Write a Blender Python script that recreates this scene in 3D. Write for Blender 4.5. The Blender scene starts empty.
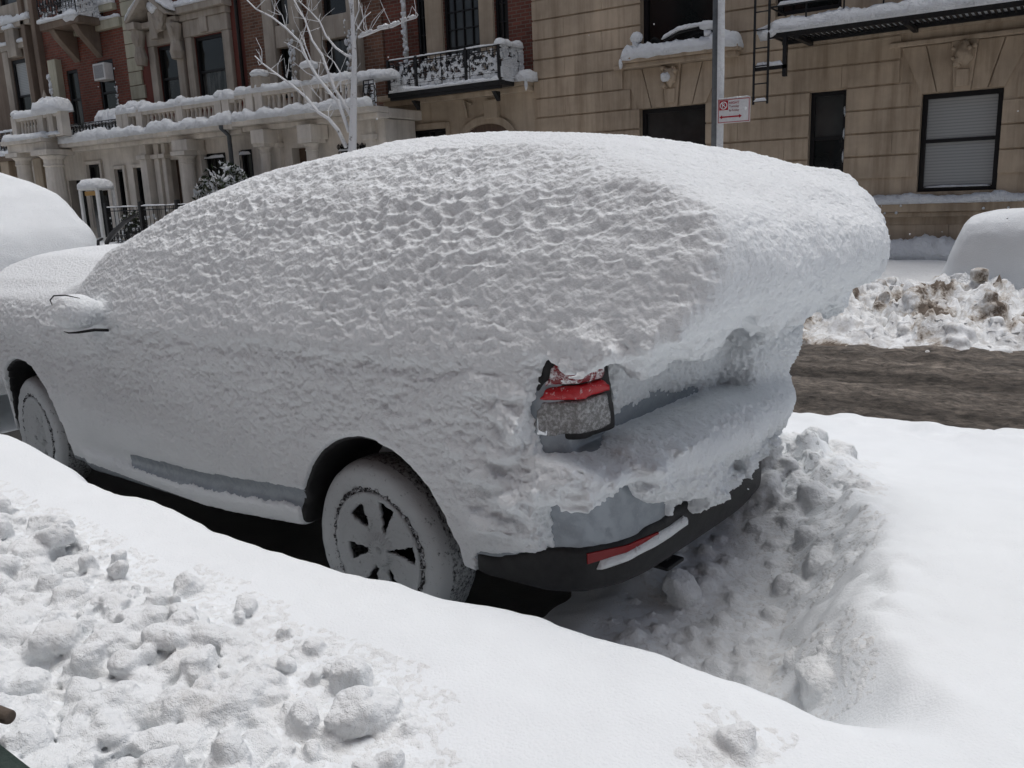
import bpy, bmesh, math, random
import numpy as np
import openvdb
from mathutils import Vector, Matrix

# ------------------------------------------------------------------ camera, world, sun, exposure
SC = bpy.context.scene
COL = SC.collection
FPX = 860.0
YAW, PITCH, ROLL = math.radians(33.345), math.radians(12.315), math.radians(-2.2595)
CAMH = 1.57
_f = np.array([-math.sin(YAW) * math.cos(PITCH), math.cos(YAW) * math.cos(PITCH), -math.sin(PITCH)])
_r0 = np.array([math.cos(YAW), math.sin(YAW), 0.0])
_u0 = np.cross(_r0, _f)
_r = math.cos(ROLL) * _r0 + math.sin(ROLL) * _u0
_u = np.cross(_r, _f)
cam = bpy.data.cameras.new('camera')
camo = bpy.data.objects.new('camera', cam)
COL.objects.link(camo)
camo.matrix_world = Matrix(((_r[0], _u[0], -_f[0], 0), (_r[1], _u[1], -_f[1], 0), (_r[2], _u[2], -_f[2], CAMH), (0, 0, 0, 1)))
cam.sensor_width = 36
cam.lens = FPX / 1024 * 36
cam.clip_start = 0.05
cam.clip_end = 2000
SC.camera = camo

SUN_EL, SUN_AZ = 80.0, 20.0      # azimuth measured from +y towards +x
world = bpy.data.worlds.new("World")
SC.world = world
world.use_nodes = True
wn = world.node_tree
sky = wn.nodes.new('ShaderNodeTexSky')
sky.sky_type = 'NISHITA'
sky.sun_disc = False
sky.sun_elevation = math.radians(SUN_EL)
sky.sun_rotation = math.radians(SUN_AZ)
sky.air_density = 1.0
sky.dust_density = 4.0
hs = wn.nodes.new('ShaderNodeHueSaturation')
hs.inputs['Saturation'].default_value = 0.72
bg = wn.nodes['Background']
wn.links.new(sky.outputs[0], hs.inputs['Color'])
wn.links.new(hs.outputs[0], bg.inputs['Color'])
bg.inputs['Strength'].default_value = 0.095
sl = bpy.data.lights.new('sun', 'SUN')
sl.energy = 1.5
sl.angle = math.radians(40)
sl.color = (1.0, 1.0, 0.995)
so = bpy.data.objects.new('sun', sl)
COL.objects.link(so)
_sd = Vector((math.sin(math.radians(SUN_AZ)) * math.cos(math.radians(SUN_EL)), math.cos(math.radians(SUN_AZ)) * math.cos(math.radians(SUN_EL)), math.sin(math.radians(SUN_EL))))
so.rotation_euler = _sd.to_track_quat('Z', 'Y').to_euler()
SC.view_settings.view_transform = 'Standard'
SC.view_settings.look = 'None'
SC.view_settings.exposure = 0.12
SC.view_settings.gamma = 1.0

random.seed(7)
RNG = np.random.default_rng(7)


def at(px, py, Y):
    """the point of the vertical plane y=Y that was measured at this pixel of the photograph"""
    d = (px - 512) / FPX * _r - (py - 384) / FPX * _u + _f
    k = Y / d[1]
    return np.array([0, 0, CAMH]) + k * d


# ------------------------------------------------------------------ noise
_perm = RNG.permutation(256)
_perm = np.concatenate([_perm, _perm, _perm]).astype(np.int32)
_grad = RNG.normal(size=(256, 3))
_grad /= np.linalg.norm(_grad, axis=1)[:, None]
_grad = _grad.astype(np.float32)


def pn(P, seed=0):
    """gradient noise, roughly -0.6..0.6"""
    P = np.asarray(P, np.float32) + np.float32(seed * 17.37 + 300)
    i = np.floor(P).astype(np.int32)
    f = P - i
    i &= 255
    w = f * f * f * (f * (f * 6 - 15) + 10)
    out = np.zeros(len(P), np.float32)
    for dx in (0, 1):
        wx = w[:, 0] if dx else 1 - w[:, 0]
        hx = _perm[i[:, 0] + dx]
        for dy in (0, 1):
            wy = w[:, 1] if dy else 1 - w[:, 1]
            hy = _perm[(hx + i[:, 1] + dy) & 511]
            for dz in (0, 1):
                wz = w[:, 2] if dz else 1 - w[:, 2]
                g = _grad[_perm[(hy + i[:, 2] + dz) & 511]]
                d = g[:, 0] * (f[:, 0] - dx) + g[:, 1] * (f[:, 1] - dy) + g[:, 2] * (f[:, 2] - dz)
                out += wx * wy * wz * d
    return out


def fbm(P, o=3, seed=0):
    s = 0
    a = 1.0
    P = np.asarray(P, np.float32)
    for k in range(o):
        s = s + a * pn(P * (2.03 ** k), seed + k)
        a *= 0.5
    return s


def billow(P, o=2, seed=0):
    s = 0
    a = 1.0
    P = np.asarray(P, np.float32)
    for k in range(o):
        s = s + a * np.abs(pn(P * (2.1 ** k), seed + k))
        a *= 0.5
    return s


def worley(P, seed=0):
    """distance to the nearest feature point of a jittered lattice"""
    P = np.asarray(P, np.float32) + np.float32(seed * 9.13 + 200)
    i = np.floor(P).astype(np.int32)
    best = np.full(len(P), 9.0, np.float32)
    for dx in (-1, 0, 1):
        for dy in (-1, 0, 1):
            for dz in (-1, 0, 1):
                c = i + np.array([dx, dy, dz], np.int32)
                q = c & 255
                h0 = _perm[_perm[_perm[q[:, 0]] + q[:, 1]] + q[:, 2]]
                o = c + 0.5 + 0.42 * _grad[h0] * 1.2
                best = np.minimum(best, ((P - o) ** 2).sum(1))
    return np.sqrt(best)


def ss(a, b, x):
    t = np.clip((x - a) / (b - a), 0, 1)
    return t * t * (3 - 2 * t)


# ------------------------------------------------------------------ materials
def mat(name, col, rough=0.6, metal=0.0, spec=0.3):
    m = bpy.data.materials.new(name)
    m.use_nodes = True
    b = m.node_tree.nodes['Principled BSDF']
    b.inputs['Base Color'].default_value = (*col, 1)
    b.inputs['Roughness'].default_value = rough
    b.inputs['Metallic'].default_value = metal
    b.inputs['Specular IOR Level'].default_value = spec
    return m


def N(m, typ, **kw):
    n = m.node_tree.nodes.new(typ)
    for k, v in kw.items():
        setattr(n, k, v)
    return n


def L(m, a, b):
    m.node_tree.links.new(a, b)


def coords(m, scale=(1, 1, 1), kind='Object'):
    tc = N(m, 'ShaderNodeTexCoord')
    mp = N(m, 'ShaderNodeMapping')
    mp.inputs['Scale'].default_value = scale
    L(m, tc.outputs[kind], mp.inputs['Vector'])
    return mp.outputs[0]


def noise(m, vec, scale, detail=4, rough=0.6):
    n = N(m, 'ShaderNodeTexNoise')
    n.inputs['Scale'].default_value = scale
    n.inputs['Detail'].default_value = detail
    n.inputs['Roughness'].default_value = rough
    L(m, vec, n.inputs['Vector'])
    return n.outputs['Fac']


def ramp(m, fac, stops):
    r = N(m, 'ShaderNodeValToRGB')
    e = r.color_ramp.elements
    e[0].position, e[0].color = stops[0][0], (*stops[0][1], 1)
    e[1].position, e[1].color = stops[-1][0], (*stops[-1][1], 1)
    for p, c in stops[1:-1]:
        x = e.new(p)
        x.color = (*c, 1)
    L(m, fac, r.inputs[0])
    return r.outputs[0]


def mix(m, fac, a, b):
    x = N(m, 'ShaderNodeMix', data_type='RGBA')
    for v, i in ((fac, 0), (a, 6), (b, 7)):
        if isinstance(v, tuple):
            x.inputs[i].default_value = (*v, 1)
        elif isinstance(v, float):
            x.inputs[i].default_value = v
        else:
            L(m, v, x.inputs[i])
    return x.outputs[2]


def bump(m, h, strength=0.3, dist=0.01, prev=None):
    b = N(m, 'ShaderNodeBump')
    b.inputs['Strength'].default_value = strength
    b.inputs['Distance'].default_value = dist
    L(m, h, b.inputs['Height'])
    if prev is not None:
        L(m, prev, b.inputs['Normal'])
    return b.outputs[0]


def bsdf(m):
    return m.node_tree.nodes['Principled BSDF']


def vary(m, c0, c1, scale, b=0.0, bs=None, stretch=(1, 1, 1)):
    v = coords(m, stretch)
    n = noise(m, v, scale, 5, 0.65)
    L(m, ramp(m, n, [(0.3, c0), (0.7, c1)]), bsdf(m).inputs['Base Color'])
    if b:
        L(m, bump(m, noise(m, v, bs or scale * 4, 5, 0.7), b, 0.01), bsdf(m).inputs['Normal'])
    return m


def snow_mat(name, c=(0.80, 0.83, 0.85), fine=120, st=0.55, dist=0.008, dirt=0.0):
    m = mat(name, c, 0.85, 0, 0.15)
    v = coords(m)
    n1 = noise(m, v, fine, 3, 0.7)
    n2 = noise(m, v, fine * 4, 2, 0.6)
    vo = N(m, 'ShaderNodeTexVoronoi')
    vo.inputs['Scale'].default_value = fine * 0.75
    L(m, v, vo.inputs['Vector'])
    b0 = bump(m, vo.outputs['Distance'], st * 0.7, -dist * 0.7, bump(m, n1, st, dist))
    L(m, bump(m, n2, st * 0.8, dist * 0.35, b0), bsdf(m).inputs['Normal'])
    n3 = noise(m, v, 3, 3)
    base = ramp(m, n3, [(0.3, tuple(x * 0.97 for x in c)), (0.7, tuple(min(1, x * 1.02) for x in c))])
    if dirt:
        n4 = noise(m, v, 7, 5, 0.7)
        base = mix(m, ramp(m, n4, [(0.52, (0, 0, 0)), (0.75, (dirt,) * 3)]), base, (0.50, 0.46, 0.41))
    L(m, base, bsdf(m).inputs['Base Color'])
    return m


M = {}
M['snow'] = snow_mat('snow')
M['snow_bank'] = snow_mat('bank_snow', (0.80, 0.83, 0.85), 170, 0.30, 0.006)
M['snow_far'] = snow_mat('snow_far', (0.82, 0.84, 0.85), 14, 0.8, 0.05)
M['snow_chunk'] = snow_mat('snow_chunk', (0.79, 0.81, 0.82), 90, 0.6, 0.009, 0.3)


def dirty_snow():
    m = mat('dirty_snow', (0.7, 0.7, 0.7), 0.85, 0, 0.15)
    v = coords(m)
    n1 = noise(m, v, 1.3, 6, 0.72)
    n2 = noise(m, v, 9, 4, 0.7)
    c = ramp(m, n1, [(0.52, (0.80, 0.82, 0.83)), (0.58, (0.50, 0.465, 0.42)), (0.61, (0.17, 0.14, 0.115))])
    c2 = ramp(m, n2, [(0.42, (1, 1, 1)), (0.70, (0.5, 0.46, 0.42))])
    x = N(m, 'ShaderNodeMix', data_type='RGBA', blend_type='MULTIPLY')
    x.inputs[0].default_value = 0.75
    L(m, c, x.inputs[6])
    L(m, c2, x.inputs[7])
    L(m, x.outputs[2], bsdf(m).inputs['Base Color'])
    L(m, bump(m, noise(m, v, 22, 5, 0.7), 0.5, 0.03), bsdf(m).inputs['Normal'])
    return m


M['dirty_snow'] = dirty_snow()


def slush_mat():
    m = mat('slush_road', (0.12, 0.1, 0.08), 0.55, 0, 0.35)
    v = coords(m, (0.10, 1.9, 1))
    v2 = coords(m, (1, 2.2, 1))
    n1 = noise(m, v, 1.6, 6, 0.65)
    n2 = noise(m, v2, 9, 7, 0.8)
    c = ramp(m, n1, [(0.3, (0.065, 0.059, 0.052)), (0.50, (0.15, 0.132, 0.114)), (0.72, (0.30, 0.268, 0.235))])
    c2 = ramp(m, n2, [(0.38, (0.3, 0.3, 0.3)), (0.52, (0.9, 0.88, 0.86)), (0.66, (1.7, 1.65, 1.6))])
    x = N(m, 'ShaderNodeMix', data_type='RGBA', blend_type='MULTIPLY')
    x.inputs[0].default_value = 1.0
    L(m, c, x.inputs[6])
    L(m, c2, x.inputs[7])
    L(m, x.outputs[2], bsdf(m).inputs['Base Color'])
    L(m, ramp(m, n1, [(0.3, (0.3, 0.3, 0.3)), (0.7, (0.8, 0.8, 0.8))]), bsdf(m).inputs['Roughness'])
    L(m, bump(m, n2, 0.9, 0.05), bsdf(m).inputs['Normal'])
    return m


M['slush'] = slush_mat()


def stone_mat(name, c, streak=0.5):
    m = mat(name, c, 0.85, 0, 0.2)
    v = coords(m)
    vs = coords(m, (3.5, 3.5, 0.25))
    n1 = noise(m, v, 0.9, 6, 0.65)
    n2 = noise(m, vs, 1.3, 5, 0.7)
    n3 = noise(m, v, 14, 5, 0.7)
    a = tuple(x * 0.72 for x in c)
    b = tuple(min(1, x * 1.15) for x in c)
    c1 = ramp(m, n1, [(0.3, a), (0.7, b)])
    c2 = ramp(m, n2, [(0.32, (0.55, 0.52, 0.48)), (0.52, (1, 1, 1)), (0.72, (1.2, 1.2, 1.18))])
    x = N(m, 'ShaderNodeMix', data_type='RGBA', blend_type='MULTIPLY')
    x.inputs[0].default_value = streak
    L(m, c1, x.inputs[6])
    L(m, c2, x.inputs[7])
    L(m, x.outputs[2], bsdf(m).inputs['Base Color'])
    L(m, bump(m, n3, 0.35, 0.012), bsdf(m).inputs['Normal'])
    return m


M['limestone'] = stone_mat('limestone', (0.45, 0.36, 0.265), 0.7)
M['tanstone'] = stone_mat('tanstone', (0.44, 0.36, 0.27), 0.45)
M['cream'] = stone_mat('cream_stucco', (0.66, 0.61, 0.54), 0.4)
M['greystone'] = stone_mat('greystone', (0.40, 0.355, 0.30), 0.55)
M['palestone'] = stone_mat('palestone', (0.42, 0.40, 0.31), 0.5)
M['brownstone'] = stone_mat('brownstone', (0.2, 0.155, 0.12), 0.5)


def brick_mat(name, c1, c2, mortar=(0.16, 0.13, 0.11)):
    m = mat(name, c1, 0.85, 0, 0.2)
    tc = N(m, 'ShaderNodeTexCoord')
    sx = N(m, 'ShaderNodeSeparateXYZ')
    cx = N(m, 'ShaderNodeCombineXYZ')
    L(m, tc.outputs['Object'], sx.inputs[0])
    ad = N(m, 'ShaderNodeMath', operation='ADD')
    L(m, sx.outputs['X'], ad.inputs[0])
    L(m, sx.outputs['Y'], ad.inputs[1])
    L(m, ad.outputs[0], cx.inputs['X'])
    L(m, sx.outputs['Z'], cx.inputs['Y'])
    bt = N(m, 'ShaderNodeTexBrick')
    bt.inputs['Color1'].default_value = (*c1, 1)
    bt.inputs['Color2'].default_value = (*c2, 1)
    bt.inputs['Mortar'].default_value = (*mortar, 1)
    bt.inputs['Scale'].default_value = 1.0
    bt.inputs['Brick Width'].default_value = 0.23
    bt.inputs['Row Height'].default_value = 0.078
    bt.inputs['Mortar Size'].default_value = 0.009
    bt.inputs['Bias'].default_value = 0.0
    L(m, cx.outputs[0], bt.inputs['Vector'])
    n = noise(m, tc.outputs['Object'], 1.1, 6, 0.7)
    x = N(m, 'ShaderNodeMix', data_type='RGBA', blend_type='MULTIPLY')
    x.inputs[0].default_value = 0.8
    L(m, bt.outputs['Color'], x.inputs[6])
    L(m, ramp(m, n, [(0.3, (0.6, 0.57, 0.55)), (0.7, (1.25, 1.2, 1.15))]), x.inputs[7])
    L(m, x.outputs[2], bsdf(m).inputs['Base Color'])
    iv = N(m, 'ShaderNodeMath', operation='SUBTRACT')
    iv.inputs[0].default_value = 1.0
    L(m, bt.outputs['Fac'], iv.inputs[1])
    L(m, bump(m, iv.outputs[0], 0.6, 0.01), bsdf(m).inputs['Normal'])
    return m


M['brick_dark'] = brick_mat('brick_dark', (0.19, 0.068, 0.05), (0.115, 0.046, 0.035))
M['brick_red'] = brick_mat('brick_red', (0.22, 0.072, 0.05), (0.15, 0.056, 0.04))
M['brick_tan'] = brick_mat('brick_tan', (0.21, 0.11, 0.075), (0.13, 0.07, 0.05), (0.22, 0.19, 0.16))
M['painted_red'] = vary(mat('painted_red', (0.15, 0.045, 0.035), 0.8), (0.12, 0.037, 0.028), (0.17, 0.055, 0.042), 1.2, 0.3, 12)
M['iron'] = vary(mat('black_iron', (0.012, 0.012, 0.013), 0.5), (0.008, 0.008, 0.009), (0.02, 0.02, 0.02), 20)
M['frame'] = mat('black_window_frame', (0.010, 0.010, 0.011), 0.45)
M['door'] = vary(mat('brown_door', (0.1, 0.065, 0.045), 0.6), (0.075, 0.048, 0.035), (0.12, 0.08, 0.055), 3, stretch=(6, 6, 0.6))


def glass_mat(name, c, blind=False):
    m = mat(name, c, 0.08, 0, 0.5)
    v = coords(m)
    n = noise(m, v, 0.8, 4, 0.6)
    L(m, ramp(m, n, [(0.35, tuple(x * 0.5 for x in c)), (0.7, tuple(x * 1.6 for x in c))]), bsdf(m).inputs['Base Color'])
    return m


M['glass'] = glass_mat('dark_glass', (0.010, 0.012, 0.012))
M['glass_grey'] = glass_mat('grey_glass', (0.035, 0.037, 0.036))


def curtain_glass():
    m = mat('curtained_glass', (0.03, 0.03, 0.03), 0.08, 0, 0.5)
    v = coords(m, (1, 1, 0.15))
    n = noise(m, v, 9, 3, 0.6)
    v2 = coords(m)
    n2 = noise(m, v2, 0.7, 2)
    c = ramp(m, n, [(0.42, (0.008, 0.009, 0.009)), (0.58, (0.07, 0.07, 0.066))])
    L(m, mix(m, ramp(m, n2, [(0.45, (0, 0, 0)), (0.55, (1, 1, 1))]), (0.010, 0.011, 0.011), c), bsdf(m).inputs['Base Color'])
    return m


M['curtained'] = curtain_glass()


def blind_mat():
    m = mat('window_blind', (0.42, 0.43, 0.42), 0.25, 0, 0.5)
    v = coords(m)
    w = N(m, 'ShaderNodeTexWave', wave_type='BANDS', bands_direction='Z')
    w.inputs['Scale'].default_value = 6.0
    w.inputs['Distortion'].default_value = 0.3
    L(m, v, w.inputs['Vector'])
    L(m, ramp(m, w.outputs[0], [(0.15, (0.29, 0.30, 0.295)), (0.5, (0.37, 0.38, 0.37))]), bsdf(m).inputs['Base Color'])
    return m


M['blind'] = blind_mat()
M['white_paint'] = vary(mat('white_paint', (0.7, 0.7, 0.68), 0.6), (0.6, 0.6, 0.58), (0.75, 0.75, 0.73), 6)
M['grey_metal'] = vary(mat('grey_metal', (0.12, 0.13, 0.14), 0.5, 0.3), (0.09, 0.1, 0.11), (0.15, 0.16, 0.17), 8)
M['ac'] = vary(mat('grey_ac_case', (0.3, 0.3, 0.3), 0.6), (0.22, 0.22, 0.22), (0.36, 0.36, 0.36), 30)
M['ochre'] = mat('ochre_board', (0.4, 0.24, 0.08), 0.7)
M['sign_white'] = vary(mat('sign_white', (0.75, 0.76, 0.76), 0.45), (0.68, 0.69, 0.69), (0.78, 0.79, 0.79), 20)
M['sign_red'] = mat('sign_red', (0.42, 0.02, 0.035), 0.45)
M['sign_text'] = mat('sign_text', (0.25, 0.04, 0.05), 0.5)
M['black_plastic'] = vary(mat('black_plastic', (0.016, 0.016, 0.017), 0.55), (0.012, 0.012, 0.013), (0.024, 0.024, 0.025), 30, 0.15, 200)
M['rubber'] = mat('rubber', (0.012, 0.012, 0.012), 0.8)
M['glass_black'] = mat('car_glass', (0.004, 0.005, 0.006), 0.05, 0, 0.6)
M['chrome'] = mat('lamp_chrome', (0.5, 0.52, 0.54), 0.15, 1.0)
M['dark_green'] = vary(mat('dark_green_paint', (0.012, 0.03, 0.022), 0.5), (0.008, 0.018, 0.014), (0.03, 0.05, 0.04), 18, 0.4, 60)
M['bark'] = vary(mat('bark', (0.09, 0.07, 0.055), 0.9), (0.06, 0.045, 0.035), (0.13, 0.105, 0.085), 12, 0.5, 40)
M['leaf'] = vary(mat('leaf', (0.035, 0.05, 0.025), 0.6), (0.022, 0.034, 0.018), (0.055, 0.07, 0.035), 9)


def paint_mat():
    m = mat('silver_blue_paint', (0.36, 0.41, 0.46), 0.3, 0.35, 0.5)
    v = coords(m)
    n = noise(m, v, 26, 5, 0.75)
    n2 = noise(m, v, 140, 3, 0.7)
    f = ramp(m, n, [(0.56, (0, 0, 0)), (0.78, (0.5, 0.5, 0.5))])
    L(m, mix(m, f, (0.28, 0.31, 0.34), (0.55, 0.58, 0.61)), bsdf(m).inputs['Base Color'])
    r = ramp(m, n, [(0.45, (0.32, 0.32, 0.32)), (0.6, (0.8, 0.8, 0.8))])
    L(m, r, bsdf(m).inputs['Roughness'])
    L(m, bump(m, n2, 0.15, 0.002), bsdf(m).inputs['Normal'])
    return m


M['paint'] = paint_mat()


def frosted(name, c, lo=0.45, hi=0.6, scale=60, rough=0.2, snowc=(0.74, 0.76, 0.78)):
    m = mat(name, c, rough, 0, 0.5)
    v = coords(m)
    n = noise(m, v, scale, 5, 0.75)
    f = ramp(m, n, [(lo, (0, 0, 0)), (hi, (1, 1, 1))])
    L(m, mix(m, f, c, snowc), bsdf(m).inputs['Base Color'])
    L(m, ramp(m, n, [(lo, (rough,) * 3), (hi, (0.85,) * 3)]), bsdf(m).inputs['Roughness'])
    L(m, bump(m, n, 0.6, 0.006), bsdf(m).inputs['Normal'])
    return m


M['lamp_red_dark'] = frosted('lamp_red_dark', (0.17, 0.008, 0.014), 0.47, 0.6, 45)
M['lamp_red'] = frosted('lamp_red', (0.42, 0.008, 0.014), 0.58, 0.7, 45, 0.12)
M['lamp_clear'] = frosted('lamp_clear', (0.17, 0.168, 0.165), 0.44, 0.85, 80, 0.08)
M['lamp_amber'] = frosted('lamp_amber', (0.18, 0.05, 0.03), 0.5, 0.7, 60, 0.15)
M['reflector'] = mat('red_reflector', (0.22, 0.01, 0.012), 0.25)
M['tyre_snow'] = frosted('tyre_snow', (0.015, 0.015, 0.016), 0.30, 0.40, 38, 0.8, (0.46, 0.485, 0.50))  # wheel snow is greyed, shade around the wheel put into its colour
M['rim_snow'] = frosted('rim_snow', (0.12, 0.125, 0.13), 0.26, 0.42, 45, 0.5, (0.45, 0.475, 0.49))
M['tread'] = frosted('snow_specked_tread', (0.013, 0.013, 0.014), 0.36, 0.56, 75, 0.8, (0.46, 0.485, 0.50))
M['bead'] = frosted('snowy_bead', (0.012, 0.012, 0.013), 0.46, 0.56, 70, 0.7, (0.48, 0.5, 0.52))


def bark_snow():
    m = mat('snow_plastered_bark', (0.6, 0.6, 0.6), 0.9, 0, 0.1)
    v = coords(m)
    n = noise(m, v, 7, 5, 0.7)
    f = ramp(m, n, [(0.30, (0, 0, 0)), (0.42, (1, 1, 1))])
    L(m, mix(m, f, (0.10, 0.085, 0.07), (0.76, 0.77, 0.78)), bsdf(m).inputs['Base Color'])
    L(m, bump(m, n, 0.7, 0.02), bsdf(m).inputs['Normal'])
    return m


M['bark_snow'] = bark_snow()


# ------------------------------------------------------------------ object helpers
def link(o, parent=None):
    COL.objects.link(o)
    if parent is not None:
        o.parent = parent
    return o


def empty(name, loc=(0, 0, 0), rz=0.0):
    o = bpy.data.objects.new(name, None)
    o.empty_display_size = 0.2
    o.location = loc
    o.rotation_euler = (0, 0, rz)
    return link(o)


def tag(o, label=None, cat=None, group=None, kind=None):
    for k, v in (('label', label), ('category', cat), ('group', group), ('kind', kind)):
        if v:
            o[k] = v
    return o


def add_tree(o, parent=None):
    c = o.copy()
    COL.objects.link(c)
    c.parent = parent
    for ch in list(o.children):
        add_tree(ch, c)
    return c


class MB:
    def __init__(s):
        s.v, s.f = [], []

    def add(s, vs, fs):
        o = len(s.v)
        s.v += [tuple(map(float, p)) for p in vs]
        s.f += [tuple(i + o for i in q) for q in fs]
        return s

    def box(s, x0, x1, y0, y1, z0, z1):
        x0, x1 = min(x0, x1), max(x0, x1)
        y0, y1 = min(y0, y1), max(y0, y1)
        z0, z1 = min(z0, z1), max(z0, z1)
        return s.add([(x0, y0, z0), (x1, y0, z0), (x1, y1, z0), (x0, y1, z0), (x0, y0, z1), (x1, y0, z1), (x1, y1, z1), (x0, y1, z1)],
                     [(0, 3, 2, 1), (4, 5, 6, 7), (0, 1, 5, 4), (1, 2, 6, 5), (2, 3, 7, 6), (3, 0, 4, 7)])

    def prism_xz(s, poly, y0, y1):
        """polygon in x,z (counter-clockwise seen from -y) extruded y0 (front) .. y1"""
        n = len(poly)
        vs = [(x, y0, z) for x, z in poly] + [(x, y1, z) for x, z in poly]
        fs = [tuple(range(n)), tuple(range(2 * n - 1, n - 1, -1))] + [((i + 1) % n, i, n + i, n + (i + 1) % n) for i in range(n)]
        return s.add(vs, fs)

    def prism_yz(s, poly, x0, x1):
        n = len(poly)
        vs = [(x0, y, z) for y, z in poly] + [(x1, y, z) for y, z in poly]
        fs = [tuple(range(n)), tuple(range(2 * n - 1, n - 1, -1))] + [((i + 1) % n, i, n + i, n + (i + 1) % n) for i in range(n)]
        return s.add(vs, fs)

    def tube(s, pts, r, n=6, caps=True):
        pts = [Vector(p) for p in pts]
        rs = list(r) if hasattr(r, '__len__') else [r] * len(pts)
        vs, fs = [], []
        prev = None
        for i, p in enumerate(pts):
            d = (pts[min(i + 1, len(pts) - 1)] - pts[max(i - 1, 0)]).normalized()
            if prev is None:
                a = d.orthogonal().normalized()
            else:
                a = (prev - d * prev.dot(d))
                a = a.normalized() if a.length > 1e-6 else d.orthogonal().normalized()
            prev = a
            b = d.cross(a)
            for k in range(n):
                t = 2 * math.pi * k / n
                vs.append(p + (a * math.cos(t) + b * math.sin(t)) * rs[i])
        for i in range(len(pts) - 1):
            for k in range(n):
                fs.append((i * n + k, i * n + (k + 1) % n, (i + 1) * n + (k + 1) % n, (i + 1) * n + k))
        if caps:
            fs.append(tuple(range(n - 1, -1, -1)))
            fs.append(tuple((len(pts) - 1) * n + k for k in range(n)))
        return s.add(vs, fs)

    def lathe(s, prof, c, n=12, axis='z'):
        """prof: (r, h) from low to high"""
        vs, fs = [], []
        for r, h in prof:
            for k in range(n):
                t = 2 * math.pi * k / n
                if axis == 'z':
                    vs.append((c[0] + r * math.cos(t), c[1] + r * math.sin(t), c[2] + h))
                else:
                    vs.append((c[0] + r * math.cos(t), c[1] + h, c[2] - r * math.sin(t)))
        m = len(prof)
        for i in range(m - 1):
            for k in range(n):
                fs.append((i * n + k, i * n + (k + 1) % n, (i + 1) * n + (k + 1) % n, (i + 1) * n + k))
        if prof[0][0] > 1e-5:
            fs.append(tuple(range(n - 1, -1, -1)))
        if prof[-1][0] > 1e-5:
            fs.append(tuple((m - 1) * n + k for k in range(n)))
        return s.add(vs, fs)

    def ring(s, c, R, r, n=14, m=5, plane='xz'):
        pts = []
        for k in range(n + 1):
            t = 2 * math.pi * k / n
            pts.append((c[0] + R * math.cos(t), c[1], c[2] + R * math.sin(t)) if plane == 'xz' else (c[0], c[1] + R * math.cos(t), c[2] + R * math.sin(t)))
        return s.tube(pts, r, m, False)

    def snow(s, pts, w, h, seed=0, n=9, step=0.05, amp=0.35, droop=0.0):
        """a lumpy cap of snow along a polyline; w half width across (horizontal), h height"""
        P = np.array(pts, float)
        seg = np.linalg.norm(np.diff(P, axis=0), axis=1)
        tot = seg.sum()
        k = max(4, int(tot / step) + 1)
        t = np.linspace(0, tot, k)
        cum = np.concatenate([[0], np.cumsum(seg)])
        Q = np.stack([np.interp(t, cum, P[:, i]) for i in range(3)], 1)
        n1 = fbm(np.stack([t / max(0.45, w * 3), np.full(k, seed * 3.1), np.zeros(k)], 1), 3)
        n2 = fbm(np.stack([t / max(0.3, w * 2), np.full(k, seed * 5.7), np.full(k, 9.0)], 1), 3)
        vs, fs = [], []
        for i in range(k):
            d = Q[min(i + 1, k - 1)] - Q[max(i - 1, 0)]
            d[2] = 0
            d /= np.linalg.norm(d) + 1e-9
            sd = np.array([-d[1], d[0], 0])
            e = min(t[i], tot - t[i])
            ed = math.sqrt(max(0.0, 1 - (1 - min(1, e / max(0.02, h * 0.7))) ** 2)) * 0.92 + 0.08
            hh = h * ed * (1 + amp * 1.6 * n1[i])
            ww = w * (0.5 + 0.5 * ed) * (1 + amp * n2[i])
            n3 = fbm(np.stack([np.full(n, t[i] * 9.0), np.arange(n) * 0.8, np.full(n, seed * 2.3)], 1), 2)
            for j in range(n):
                a = math.pi * j / (n - 1)
                ca, sa = math.cos(a), math.sin(a)
                x = ww * (abs(ca) ** 0.7) * (1 if ca > 0 else -1)
                z = hh * sa ** 0.75 * (1 + 0.30 * n3[j])
                x = x * (1 + 0.18 * n3[j])
                if j in (0, n - 1):
                    z -= droop * (0.6 + 1.2 * abs(n2[i]))
                p = Q[i] + sd * x
                vs.append((p[0], p[1], p[2] + z))
        for i in range(k - 1):
            for j in range(n - 1):
                fs.append((i * n + j, (i + 1) * n + j, (i + 1) * n + j + 1, i * n + j + 1))
            fs.append((i * n + n - 1, (i + 1) * n + n - 1, (i + 1) * n, i * n))
        fs.append(tuple(range(n)))
        fs.append(tuple((k - 1) * n + j for j in range(n - 1, -1, -1)))
        return s.add(vs, fs)

    def stuck(s, x, y, z0, z1, w, n, seed=0, r0=0.018, r1=0.05):
        rg_ = np.random.default_rng(int(seed * 10) + 3)
        for k in range(n):
            s.blob((x + rg_.normal(0, w), y + rg_.uniform(-0.02, 0.02), rg_.uniform(z0, z1)), rg_.uniform(r0, r1), k + seed, 1, 0.5, (rg_.uniform(.7, 1.2), 0.6, rg_.uniform(.8, 1.7)))
        return s

    def blob(s, c, r, seed=0, sub=2, amp=0.35, sq=(1, 1, 1)):
        V, F = ICO[sub]
        P = V * np.array(sq)
        d = 1 + amp * 1.7 * fbm(V * 1.3 + seed * 7.7, 3)
        P = P * d[:, None] * r + np.array(c)
        return s.add(P, F)

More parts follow.
